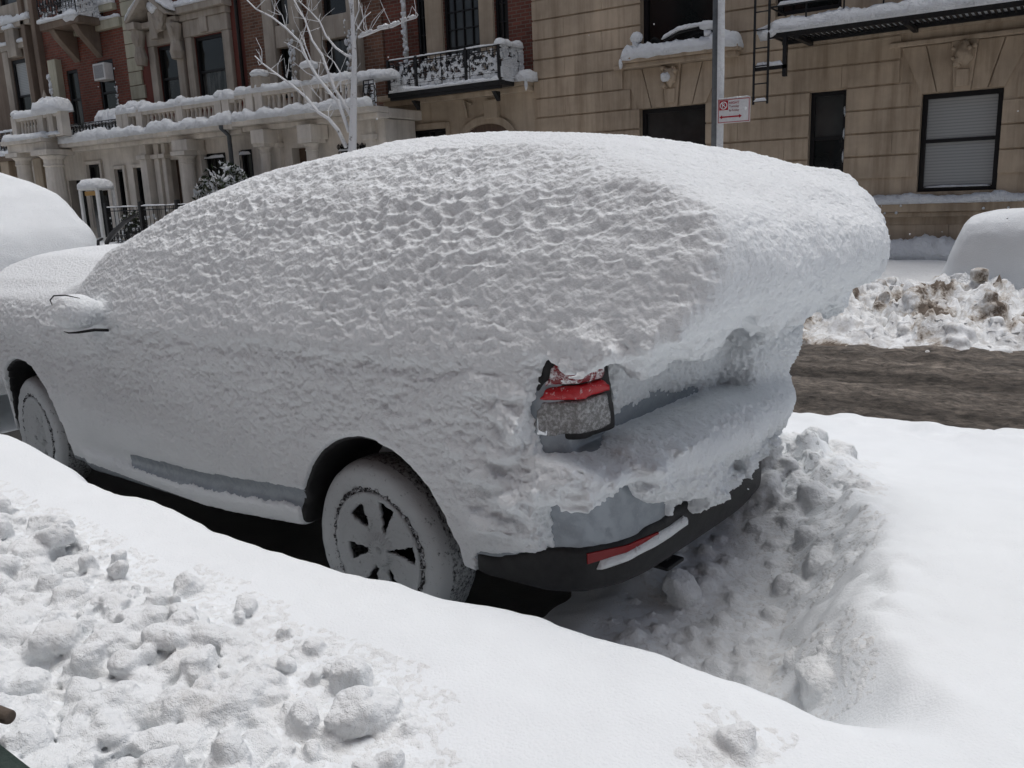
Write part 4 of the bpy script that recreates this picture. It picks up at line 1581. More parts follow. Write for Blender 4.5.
# ---- 1: tan limestone apartment house, banded courses
def stone_house():
    X0, X1 = -10.28, 7.5
    b = empty('apartment_building', ((X0 + X1) / 2, FY, 0.2))
    par = b
    off = Matrix.Translation((-(X0 + X1) / 2, -FY, -0.2))
    kids = []
    W1 = rect(922, 93, 996, 192.5, FY)
    W1 = (W1[0], W1[1], 1.36, 3.02)
    W2 = (at(810, 95, FY)[0], at(847, 90, FY)[0], 1.50, 3.22)
    W3 = (at(640, 118, FY)[0], at(706, 118, FY)[0], 1.55, 3.21)
    U1 = (at(641, 40, FY)[0], at(722, 40, FY)[0], 4.36, 6.5)
    dx = W1[0] - W3[0]
    U3 = (at(776, 8, FY)[0], at(842, 8, FY)[0], 4.62, 6.6)
    W4 = (W1[0] + 2.6, W1[0] + 3.3, 1.50, 3.22)
    W5 = (W1[0] + 4.9, W1[1] + 4.9, 1.36, 3.02)
    U5 = (W1[0] - 0.35, W1[1] + 0.35, 4.62, 6.6)
    ups = [(a[0], a[1], 8.2, 10.2) for a in (U1, U3, U5)] + [(a[0], a[1], 11.2, 12.9) for a in (U1, U3, U5)]
    wins = [W1, W2, W3, U1, U3, U5, W4, W5] + ups
    backs = facade('wall', X0, X1, 0.0, TOP, FY, wins, M['limestone'], par)
    # banded courses stand proud of the wall; the joints between them are real grooves
    joints = [0.40, 0.81] + [1.62 + 0.402 * i for i in range(0, 30)]
    mb = MB()
    heads = {}

    def course(xa, xb, za, zb):
        if xb - xa > 0.02:
            mb.box(xa, xb, FY - 0.035, FY + 0.02, za, zb)
    for i in range(len(joints) - 1):
        za, zb = joints[i] + 0.017, joints[i + 1] - 0.017
        if za < 1.22 and zb > 0.9:
            continue
        if zb > TOP:
            break
        cuts = []
        for w in wins:
            if w[2] < zb - 0.01 and w[3] > za + 0.01:
                cuts.append((w[0] - 0.0, w[1] + 0.0))
        # flared head stones over the two large openings and the one by the pole
        for w in (W1, W3, W5):
            for q in range(3):
                lo, hi = w[3] + 0.0 + 0.402 * q, w[3] + 0.402 * (q + 1)
                if za < hi - 0.05 and zb > lo + 0.05 and q < 2:
                    fl = 0.20 + 0.175 * q
                    cuts.append((w[0] - fl, w[1] + fl))
        segs = [(X0, X1)]
        for c in sorted(cuts):
            new = []
            for s0, s1 in segs:
                if c[1] <= s0 or c[0] >= s1:
                    new.append((s0, s1))
                else:
                    new += [(s0, c[0]), (c[1], s1)]
            segs = new
        for s0, s1 in segs:
            # vertical joints are only hairlines, one every few metres
            xx = s0
            off_ = 0.9 if i % 2 else 0.0
            edges = [s0] + [e for e in np.arange(math.floor(s0 / 1.9) * 1.9 + off_, s1, 1.9) if s0 + 0.35 < e < s1 - 0.35] + [s1]
            for e0, e1 in zip(edges[:-1], edges[1:]):
                course(e0 + (0.003 if e0 > s0 else 0), e1 - (0.003 if e1 < s1 else 0), za, zb)
    mb.build('banded_courses', M['limestone'], par)
    # flat arches with keystones
    for w in (W1, W3, W5):
        xa, xb, za, zb = w
        hgt = 0.78
        xm = (xa + xb) / 2
        a = MB()
        n = 5
        for k in range(n):
            u0, u1 = k / n, (k + 1) / n
            g_ = 0.010
            bx0, bx1 = xa - 0.02 + (xb - xa + 0.04) * u0, xa - 0.02 + (xb - xa + 0.04) * u1
            tx0, tx1 = xa - 0.36 + (xb - xa + 0.72) * u0, xa - 0.36 + (xb - xa + 0.72) * u1
            if k == 2:
                continue
            a.prism_xz([(bx0 + g_, zb + 0.012), (bx1 - g_, zb + 0.012), (tx1 - g_, zb + hgt), (tx0 + g_, zb + hgt)], FY - 0.036, FY + 0.02)
        a.build('flat_arch', M['limestone'], par)
        kst = MB()
        kst.prism_xz([(xm - 0.13, zb - 0.01), (xm + 0.13, zb - 0.01), (xm + 0.20, zb + hgt + 0.02), (xm - 0.20, zb + hgt + 0.02)], FY - 0.09, FY + 0.02)
        kst.box(xm - 0.10, xm + 0.10, FY - 0.13, FY - 0.085, zb + 0.06, zb + 0.34)
        ko = kst.build('keystone', M['limestone'], par, False, 0.015)
        kh = MB()
        rg_ = np.random.default_rng(int(abs(xa) * 10))
        kh.blob((xm, FY - 0.14, zb + 0.56), 0.15, xa, 3, 0.3, (0.95, 0.8, 1.15))
        for q in range(14):
            kh.blob((xm + rg_.uniform(-0.17, 0.17), FY - 0.13 - rg_.uniform(0, .07), zb + 0.56 + rg_.uniform(-0.2, 0.22)), rg_.uniform(0.035, 0.065), q, 1, 0.4)
        kh.build('carved_head', M['limestone'], ko, True)
        if w is W3:
            MB().blob((xm - 0.05, FY - 0.25, zb + 0.55), 0.10, 3, 2, 0.3, (1, 0.8, 1)).build('snow', M['snow_far'], ko, True)
    # moulded string above arches
    for w in (W1, W3):
        MB().box(w[0] - 0.55, w[1] + 0.55, FY - 0.10, FY + 0.02, w[3] + 0.80, w[3] + 0.88).build('moulding', M['limestone'], par, False, 0.015)
    # water table ledge, full width
    lg = MB()
    lg.box(X0, X1, FY - 0.16, FY + 0.02, 1.02, 1.17)
    lg.box(X0, X1, FY - 0.10, FY + 0.02, 0.93, 1.02)
    lg_o = lg.build('ledge', M['limestone'], par, False, 0.02)
    s = MB()
    s.snow([(X0 + 0.1, FY - 0.07, 1.165), (-4.2, FY - 0.07, 1.165)], 0.14, 0.08, 2.2)
    s.snow([(-4.1, FY - 0.07, 1.165), (X1, FY - 0.07, 1.165)], 0.15, 0.15, 1.1)
    rg_ = np.random.default_rng(12)
    for q in range(40):
        s.blob((rg_.uniform(-5, 3), FY - 0.17, rg_.uniform(0.98, 1.15)), rg_.uniform(0.01, 0.028), q, 1, 0.5)
    s.build('snow', M['snow_far'], lg_o, True)
    # windows
    w1 = window(par, *W1, FY, 0.14, 'sash', 'glass', 0.085, label='ground floor window with pale blinds behind the glass')
    for ch in list(w1.children):
        ch.data.materials[0] = M['blind']
    MB().snow([(W1[0] + 0.1, FY + 0.13, W1[2] + 0.07), (W1[1] - 0.1, FY + 0.13, W1[2] + 0.07)], 0.05, 0.03, 5).build('snow', M['snow_far'], w1, True)
    w2 = window(par, *W2, FY, 0.10, 'sash', 'glass_grey', 0.075, 'glass', label='narrow dark window')
    rs = MB()
    for k in range(4):
        zz = W2[2] + 0.15 + 0.402 * k
        rs.blob((W2[1] - 0.03, FY + 0.05, zz), 0.045, k, 1, 0.3, (0.5, 1, 2.6))
    rs.snow([(W2[0], FY + 0.03, W2[2]), (W2[1], FY + 0.03, W2[2])], 0.10, 0.07, 4)
    rs.build('snow', M['snow_far'], w2, True)
    window(par, *W3, FY, 0.12, 'plain', 'glass_grey', 0.09, label='low dark window behind the snowy car roof')
    window(par, *W4, FY, 0.10, 'sash', 'glass_grey', 0.075, 'glass')
    window(par, *W5, FY, 0.14, 'sash', 'blind', 0.085, 'blind')
    for k, w in enumerate([U1, U3, U5] + ups):
        window(par, *w, FY, 0.10 if k else 0.13, 'sash', 'glass', 0.09)
    # projecting sill under the first floor window, with snow, bracket rail
    xa, xb = U1[0] - 0.32, U1[1] + 0.42
    sl_ = MB()
    sl_.box(xa, xb, FY - 0.34, FY + 0.02, 4.10, 4.20)
    sl_.box(xa + 0.06, xb - 0.06, FY - 0.26, FY + 0.02, 4.00, 4.10)
    so_ = sl_.build('sill', M['limestone'], par, False, 0.02)
    s = MB()
    s.snow([(xa - 0.02, FY - 0.16, 4.195), (xb + 0.02, FY - 0.16, 4.195)], 0.21, 0.24, 8.8, amp=0.25, droop=0.05)
    s.blob((xa + 0.02, FY - 0.33, 4.10), 0.05, 3, 2, 0.2, (0.8, 0.8, 2.2))
    s.build('snow', M['snow_far'], so_, True)
    ir = MB()
    for px in (xa + 0.34, xb - 0.62):
        ir.tube([(px, FY - 0.22, 4.2), (px, FY - 0.22, 4.50)], 0.03, 6)
        ir.ring((px, FY - 0.22, 4.44), 0.07, 0.014)
    ir.tube([(xb - 1.5, FY - 0.25, 4.42), (xb - 1.2, FY - 0.26, 4.54), (xb - 0.75, FY - 0.25, 4.58), (xb - 0.5, FY - 0.24, 4.66)], 0.02, 6)
    ir.build('window_guard', M['iron'], so_, True)
    s = MB()
    s.blob((xa + 0.34, FY - 0.24, 4.56), 0.12, 11, 2, 0.2, (1.1, 1, 0.9))
    s.blob((xa + 0.32, FY - 0.27, 4.44), 0.06, 12, 2, 0.3, (1, 1, 1.4))
    s.blob((xb - 0.62, FY - 0.24, 4.60), 0.14, 13, 2, 0.2, (1.2, 1, 0.7))
    s.snow([(xb - 1.55, FY - 0.26, 4.46), (xb - 1.2, FY - 0.27, 4.58), (xb - 0.62, FY - 0.26, 4.62)], 0.05, 0.07, 14)
    s.blob((xb - 0.60, FY - 0.27, 4.46), 0.08, 15, 2, 0.4)
    s.build('snow', M['snow_far'], so_, True)
    # fire escape: platform, railing, ladder
    fx0, fx1 = float(at(768, 30, FY - 1.0)[0]), 3.4
    fy0 = FY - 1.0
    fz = float(at(775, 32, fy0)[2])
    fe = MB()
    fe.box(fx0, fx1, fy0, fy0 + 0.06, fz - 0.10, fz)
    fe.box(fx0, fx1, FY - 0.12, FY - 0.06, fz - 0.10, fz)
    n = int((fx1 - fx0) / 0.09)
    for i in range(n + 1):
        xx = fx0 + (fx1 - fx0) * i / n
        fe.box(xx, xx + 0.03, fy0 + 0.06, FY - 0.12, fz - 0.05, fz - 0.01)
    xx = fx0 + 0.5
    while xx < fx1:
        fe.box(xx - 0.04, xx + 0.04, fy0, FY - 0.02, fz - 0.16, fz - 0.10)
        xx += 1.75
    fo = fe.build('fire_escape', M['iron'], par)
    rl = MB()
    for zz in (0.42, 0.80):
        rl.tube([(fx0, fy0 + 0.03, fz + zz), (fx1, fy0 + 0.03, fz + zz)], 0.016, 5)
        rl.tube([(fx0 + 0.02, fy0 + 0.03, fz + zz), (fx0 + 0.02, FY, fz + zz)], 0.016, 5)
    xx = fx0 + 0.02
    while xx < fx1:
        rl.tube([(xx, fy0 + 0.03, fz), (xx, fy0 + 0.03, fz + 0.82)], 0.015, 5)
        xx += 0.62
    rl.build('railing', M['iron'], fo)
    s = MB()
    s.snow([(fx0 - 0.05, fy0 + 0.22, fz - 0.02), (fx1, fy0 + 0.22, fz - 0.02)], 0.32, 0.26, 21, amp=0.2)
    s.snow([(fx0 + 0.1, fy0 + 0.65, fz - 0.02), (fx1, fy0 + 0.65, fz - 0.02)], 0.32, 0.22, 22, amp=0.2)
    for zz, sd_ in ((0.42, 23), (0.80, 24)):
        x_ = fx0 + 0.15
        rg2 = np.random.default_rng(sd_)
        while x_ < fx1 - 0.5:
            l_ = rg2.uniform(0.5, 1.6)
            s.snow([(x_, fy0 + 0.03, fz + zz + 0.01), (min(x_ + l_, fx1), fy0 + 0.03, fz + zz + 0.01)], 0.035, 0.055, sd_ + x_)
            x_ += l_ + rg2.uniform(0.05, 0.4)
    s.build('snow', M['snow_far'], fo, True)
    ld = MB()
    ly = fy0 - 0.05
    lx0, lx1 = fx0 - 0.22, fx0 + 0.03
    lb, lt = float(at(762, 104, ly)[2]), fz + 3.2
    for xx in (lx0, lx1):
        ld.tube([(xx, ly, lb), (xx, ly, lt)], 0.024, 6)
    zz = lb + 0.05
    while zz < lt:
        ld.tube([(lx0, ly, zz), (lx1, ly, zz)], 0.012, 5)
        zz += 0.30
    ld.box(lx0 - 0.02, lx1 + 0.30, ly + 0.03, ly + 0.08, fz - 0.62, fz - 0.56)
    ld.box(lx1 + 0.24, lx1 + 0.30, ly + 0.03, fy0 + 0.1, fz - 0.75, fz - 0.1)
    ld.build('ladder', M['iron'], fo)
    s = MB()
    s.snow([(lx0, ly, lb + 0.05), (lx1, ly, lb + 0.05)], 0.03, 0.05, 31)
    s.snow([(lx0, ly + 0.05, fz - 0.56), (lx1 + 0.25, ly + 0.05, fz - 0.56)], 0.05, 0.08, 32)
    s.blob((lx1 - 0.05, ly + 0.1, fz + 0.02), 0.16, 33, 2, 0.3, (1.2, 0.8, 0.8))
    s.build('snow', M['snow_far'], fo, True)
    # parapet cornice
    MB().box(X0, X1, FY - 0.4, FY + 0.4, TOP, TOP + 0.5).build('cornice', M['limestone'], par, False, 0.03)
    base_snow(par, X0, X1, FY - 0.3)
    finish(b, 'tan limestone apartment house with banded courses and a snow loaded fire escape', 'building')


def finish(b, label, cat, group=None):
    """children were modelled in street coordinates; hang them on the Empty at the house's foot"""
    bpy.context.view_layer.update()
    inv = Matrix.Translation(b.location).inverted()
    for ch in b.children:
        ch.matrix_parent_inverse = inv
    tag(b, label, cat, group)


stone_house()


# ---- 2: dark brick house with iron balcony
def balcony_house():
    X0, X1 = float(at(384, 60, FY)[0]), -10.28
    b = empty('townhouse', ((X0 + X1) / 2, FY, 0.2))
    lats = [rect(411, -60, 427, 55, FY), rect(439, -60, 480, 50, FY), rect(491, -60, 508, 45, FY)]
    lats = [(a[0], a[1], 4.6, 6.9) for a in lats]
    D1 = rect(413, 131, 448, 160, FY)
    D1 = (D1[0], D1[1], 1.7, D1[3])
    ar = rect(466, 126, 512, 160, FY)
    ups = [(a[0], a[1], 8.0, 10.2) for a in lats] + [(a[0], a[1], 11, 12.8) for a in lats]
    arch = (ar[0], ar[1], 0.6, ar[3] - 0.32)
    zb = 4.02
    facade('wall', X0, X1, 0.0, zb, FY, [D1, arch], M['tanstone'], b)
    facade('wall', X0, X1 - 0.002, zb, TOP, FY + 0.05, lats + ups, M['brick_dark'], b)
    for k, w in enumerate(lats + ups):
        window(b, *w, FY + 0.05, 0.03, 'lattice', 'glass_grey', 0.06)
    # pale stone mullions between the windows
    for a_, c_ in ((lats[0][1], lats[1][0]), (lats[1][1], lats[2][0])):
        MB().box(a_ + 0.02, c_ - 0.02, FY - 0.03, FY + 0.06, zb + 0.02, 7.1).build('mullion', M['tanstone'], b, False, 0.015)
    window(b, *D1, FY, 0.05, 'plain', 'glass', 0.06, mull=1)
    t = MB()
    t.box(D1[0] - 0.13, D1[0] - 0.01, FY - 0.05, FY + 0.02, D1[2], D1[3] + 0.12)
    t.box(D1[1] + 0.01, D1[1] + 0.13, FY - 0.05, FY + 0.02, D1[2], D1[3] + 0.12)
    t.box(D1[0] - 0.01, D1[1] + 0.01, FY - 0.06, FY + 0.02, D1[3] + 0.01, D1[3] + 0.14)
    t.build('surround', M['tanstone'], b, False, 0.01)
    # arched doorway
    xm, r = (arch[0] + arch[1]) / 2, (arch[1] - arch[0]) / 2
    dr = MB()
    poly = [(xm + r * math.cos(a), arch[3] + 0.32 * math.sin(a)) for a in np.linspace(0, math.pi, 15)]
    dr.prism_xz(poly, FY - 0.012, FY + 0.02)
    dr.box(arch[0], arch[1], FY + 0.22, FY + 0.28, arch[2], arch[3])
    dr.build('door', M['door'], b)
    ring_ = MB()
    k = 18
    pin = [(xm + (r + 0.0) * math.cos(a), arch[3] + 0.33 * math.sin(a)) for a in np.linspace(0, math.pi, k)]
    pout = [(xm + (r + 0.16) * math.cos(a), arch[3] + 0.50 * math.sin(a)) for a in np.linspace(0, math.pi, k)]
    for i in range(k - 1):
        ring_.prism_xz([pin[i], pout[i], pout[i + 1], pin[i + 1]], FY - 0.07, FY + 0.02)
    ring_.build('archivolt', M['tanstone'], b)
    # cartouche over the door
    ct = MB()
    ct.box(xm - 0.02, xm + 0.34, FY - 0.13, FY + 0.02, arch[3] + 0.42, zb - 0.30)
    ct.build('console', M['tanstone'], b, False, 0.02)
    ct = MB()
    ct.tube([(xm - 0.55, FY - 0.04, arch[3] + 0.5), (xm - 0.62, FY - 0.05, arch[3] + 0.9), (xm - 0.4, FY - 0.05, zb - 0.35)], 0.03, 6)
    ct.build('scroll', M['tanstone'], b, True)
    # cornice carrying the balcony
    cn = MB()
    cn.box(X0 + 0.05, X1 - 0.03, FY - 0.20, FY + 0.02, 3.80, 3.92)
    cn.box(X0 + 0.05, X1 - 0.03, FY - 0.42, FY + 0.02, 3.92, 4.04)
    cn.build('cornice', M['tanstone'], b, False, 0.02)
    by = FY - 0.95
    bx0, bx1 = float(at(389, 80, by)[0]), float(at(499, 60, by)[0])
    bz0, bz1 = float(at(445, 84, by)[2]), float(at(445, 53, by)[2])
    fl = MB()
    fl.box(bx0 - 0.03, bx1 + 0.03, by - 0.04, FY - 0.43, bz0 - 0.15, bz0 - 0.05)
    fl.box(bx0, bx1, by, by + 0.08, bz0 - 0.22, bz0 - 0.15)
    for xx in (bx0 + 0.4, bx1 - 0.4):
        fl.prism_yz([(FY - 0.42, bz0 - 0.42), (FY - 0.42, bz0 - 0.22), (FY - 0.62, bz0 - 0.22)], xx - 0.05, xx + 0.05)
    bo = fl.build('balcony', M['iron'], b)
    rl = MB()
    ironwork(bx0, bx1, bz0, bz1, by, rl, 'x', True, 0.15)
    for xx in (bx0, bx0 + (bx1 - bx0) * 0.27, bx0 + (bx1 - bx0) * 0.72, bx1):
        rl.box(xx - 0.03, xx + 0.03, by - 0.03, by + 0.03, bz0 - 0.05, bz1 + 0.03)
    ironwork(by, FY - 0.05, bz0, bz1, bx1, rl, 'y', True, 0.15)
    ironwork(by, FY - 0.05, bz0, bz1, bx0, rl, 'y', True, 0.15)
    rl.build('railing', M['iron'], bo)
    s = MB()
    packed_snow(bx0 + 0.05, bx1 - 0.05, bz0, bz1 - 0.05, by + 0.022, s, 'x', 0.72, 0.025, 1)
    packed_snow(by, FY - 0.05, bz0, bz1, bx1 + 0.03, s, 'y', 0.86, 0.035, 2)
    s.snow([(bx0, by + 0.02, bz1 + 0.01), (bx1, by + 0.02, bz1 + 0.01)], 0.035, 0.035, 3)
    s.snow([(bx1, by - 0.05, bz1 + 0.01), (bx1, FY - 0.1, bz1 + 0.01)], 0.13, 0.13, 4)
    s.snow([(bx0, by - 0.03, bz0 - 0.06), (bx1, by - 0.03, bz0 - 0.06)], 0.06, 0.09, 5, amp=0.6)
    s.snow([(bx0 + 0.1, by + 0.4, bz0 - 0.06), (bx1 + 0.05, by + 0.4, bz0 - 0.06)], 0.35, 0.16, 6)
    s.snow([(bx1 + 0.05, FY - 0.26, 4.03), (X1 + 0.16, FY - 0.26, 4.03)], 0.27, 0.24, 7, amp=0.25, droop=0.06)
    s.blob((X1 + 0.06, FY - 0.46, 3.90), 0.045, 8, 2, 0.2, (0.8, 0.8, 2.8))
    s.build('snow', M['snow_far'], bo, True)
    # rain pipe plastered with snow
    pp = MB()
    px = float(at(405, 40, FY - 0.12)[0])
    pp.tube([(px, FY - 0.10, 4.3), (px, FY - 0.10, TOP)], 0.055, 10)
    po = pp.build('rain_pipe', M['white_paint'], b, True)
    s = MB()
    s.stuck(px + 0.02, FY - 0.15, 4.3, 6.2, 0.025, 60, 1, 0.03, 0.06)
    s.build('snow', M['snow_far'], po, True)
    # little windows at the party wall on the left
    for r_ in (rect(377, 128, 388, 136, FY - 0.003), rect(377, 140, 390, 156, FY - 0.003)):
        MB().box(r_[0] + 0.08, r_[1], FY - 0.02, FY + 0.02, r_[2], r_[3]).build('vent_grille', M['iron'], b)
    MB().box(X0, X1, FY - 0.35, FY + 0.4, TOP, TOP + 0.5).build('parapet', M['tanstone'], b, False, 0.03)
    base_snow(b, X0, X1, FY - 0.3)
    finish(b, 'dark brick house with snow packed ornate iron balcony over an arched door', 'house', 'row houses across the street')


balcony_house()


# ---- 3: tan brick house with stone framed windows behind the young tree
def column_house():
    X0, X1 = float(at(246, 60, FY)[0]), float(at(384, 60, FY)[0]) - 0.004
    b = empty('townhouse', ((X0 + X1) / 2, PY, 0.2))
    wa = rect(273, -30, 297, 72, FY)
    wb = rect(320, -30, 354, 70, FY)
    ups_w = [(wa[0], wa[1], 4.35, 6.9), (wb[0], wb[1], 4.35, 6.9)]
    ups = [(a[0], a[1], 8.0, 10.2) for a in ups_w] + [(a[0], a[1], 11, 12.8) for a in ups_w]
    facade('wall', X0, X1, 3.6, TOP, FY, ups_w + ups, M['brick_tan'], b)
    for k, w in enumerate(ups_w + ups):
        window(b, *w, FY, 0.03, 'sash', 'curtained', 0.10, 'curtained')
    # stone frames and heads
    for w in ups_w:
        t = MB()
        t.box(w[0] - 0.42, w[0] - 0.02, FY - 0.16, FY + 0.02, 3.85, 6.9)
        t.box(w[1] + 0.02, w[1] + 0.38, FY - 0.16, FY + 0.02, 3.85, 6.9)
        t.box(w[0] - 0.02, w[1] + 0.02, FY - 0.12, FY + 0.10, 5.60, 6.15)
        t.lathe([(0.13, 0), (0.15, 0.1), (0.12, 0.2), (0.105, 1.6), (0.15, 1.75), (0.16, 1.9)], (w[1] + 0.2, FY - 0.22, 4.0), 12)
        t.build('surround', M['greystone'], b, False, 0.02)
        s = MB()
        s.stuck(w[1] + 0.2, FY - 0.32, 4.0, 5.9, 0.07, 70, w[0] + 40, 0.02, 0.055)
        s.build('snow', M['snow_far'], b, True)
    # ground floor extension
    zc = 3.42
    eX1 = float(at(378, 130, PY)[0])
    eX0 = float(at(262, 150, PY)[0]) - 0.55
    wl = rect(332, 146, 347, 162, PY)
    wr = rect(351, 145, 366, 160, PY)
    door = rect(284, 148, 307, 165, PY)
    dk = (door[0], door[1], 0.4, door[3])
    wins = [(wl[0], wl[1], 0.9, wl[3]), (wr[0], wr[1], 0.9, wr[3])]
    facade('wall', eX0, eX1, 0.0, zc, PY + 0.25, wins + [dk], M['cream'], b, 0.3, -4.9)
    for w in wins:
        wo = window(b, *w, PY + 0.25, 0.04, 'plain', 'glass', 0.06)
        gr = MB()
        n = int((w[1] - w[0]) / 0.11)
        for i in range(n + 1):
            xx = w[0] + (w[1] - w[0]) * i / n
            gr.tube([(xx, PY + 0.22, w[2]), (xx, PY + 0.22, w[3] + 0.05)], 0.012, 4)
            gr.ring((xx, PY + 0.22, w[3] - 0.02), 0.05, 0.009, 8, 4)
        gr.tube([(w[0], PY + 0.22, w[3] - 0.12), (w[1], PY + 0.22, w[3] - 0.12)], 0.014, 4)
        gr.tube([(w[0], PY + 0.22, w[3] - 0.45), (w[1], PY + 0.22, w[3] - 0.45)], 0.014, 4)
        gr.build('grille', M['iron'], wo)
        s = MB()
        s.snow([(w[0], PY + 0.20, w[3] - 0.12), (w[1], PY + 0.20, w[3] - 0.12)], 0.03, 0.05, next(SN), amp=0.8)
        s.snow([(w[0], PY + 0.20, w[3] - 0.44), (w[1], PY + 0.20, w[3] - 0.44)], 0.03, 0.07, next(SN), amp=0.8)
        s.build('snow', M['snow_far'], wo, True)
    xm = (dk[0] + dk[1]) / 2
    MB().box(dk[0], xm, PY + 0.5, PY + 0.55, dk[2], dk[3]).build('door', M['door'], b)
    MB().box(xm, dk[1], PY + 0.9, PY + 0.95, dk[2], dk[3]).build('door_recess', M['glass'], b)
    for px0, px1 in ((262, 270), (308, 318)):
        a_, c_ = float(at(px0, 160, PY - 0.1)[0]), float(at(px1, 160, PY - 0.1)[0])
        mb = MB()
        column(mb, (a_ + c_) / 2, PY - 0.1, 0.3, 3.08, (c_ - a_) / 2)
        mb.build('column', M['cream'], b, False)
        MB().box((a_ + c_) / 2 - 0.21, (a_ + c_) / 2 + 0.26, PY - 0.35, PY + 0.22, 3.08, zc).build('pier_block', M['cream'], b, False, 0.02)
    for px0, px1 in ((273, 283), (369, 376)):
        a_, c_ = float(at(px0, 160, PY + 0.2)[0]), float(at(px1, 160, PY + 0.2)[0])
        mb = MB()
        mb.box(a_, c_, PY + 0.12, PY + 0.26, 0.2, zc)
        mb.box(a_ - 0.05, c_ + 0.05, PY + 0.07, PY + 0.26, 2.98, 3.10)
        mb.build('pilaster', M['cream'], b, False, 0.01)
    cn = MB()
    cn.box(eX0, eX1 + 0.1, PY - 0.10, PY + 0.3, zc, zc + 0.12)
    cn.box(eX0, eX1 + 0.1, PY - 0.42, PY + 0.3, zc + 0.12, zc + 0.26)
    cn.box(eX0, eX1 + 0.1, PY + 0.3, FY + 0.02, zc + 0.02, zc + 0.24)
    cn.build('cornice', M['cream'], b, False, 0.02)
    zt = zc + 0.26
    posts = [float(at(p, 100, PY - 0.15)[0]) for p in (262, 312)]
    bal = balustrade(b, eX0, float(at(352, 90, PY - 0.15)[0]), PY - 0.15, zt, zt + 0.62, 'cream', posts, True, 41)
    for p in posts:
        MB().box(p - 0.17, p + 0.17, PY - 0.32, PY + 0.02, zt + 0.72, zt + 0.98).build('pedestal', M['greystone'], bal, False, 0.02)
    s = MB()
    for p in posts:
        s.blob((p, PY - 0.15, zt + 1.05), 0.22, p, 2, 0.15, (1.1, 1, 0.55))
    s.snow([(eX0, PY - 0.33, zt - 0.01), (eX1 + 0.12, PY - 0.33, zt - 0.01)], 0.15, 0.20, 44, droop=0.03)
    rx = float(at(366, 90, PY - 0.15)[0])
    s.snow([(posts[1] + 0.5, PY + 0.2, zt + 0.55), (rx + 0.6, PY + 0.2, zt + 0.6)], 0.25, 0.24, 46)
    s.build('snow', M['snow_far'], bal, True)
    ra = MB()
    r0, r1 = float(at(364, 90, PY - 0.15)[0]), eX1 + 0.1
    ironwork(r0, r1, zt, zt + 0.55, PY - 0.15, ra, 'x', True, 0.14)
    rao = ra.build('railing', M['iron'], b)
    s = MB()
    packed_snow(r0, r1, zt, zt + 0.55, PY - 0.12, s, 'x', 0.7, 0.04, 9)
    s.build('snow', M['snow_far'], rao)
    MB().box(X0, X1, FY - 0.35, FY + 0.4, TOP, TOP + 0.5).build('parapet', M['greystone'], b, False, 0.03)
    base_snow(b, eX0, eX1, PY - 0.6)
    finish(b, 'tan brick house with stone framed windows behind the snowy young tree', 'house', 'row houses across the street')
    return eX0


EX3 = column_house()


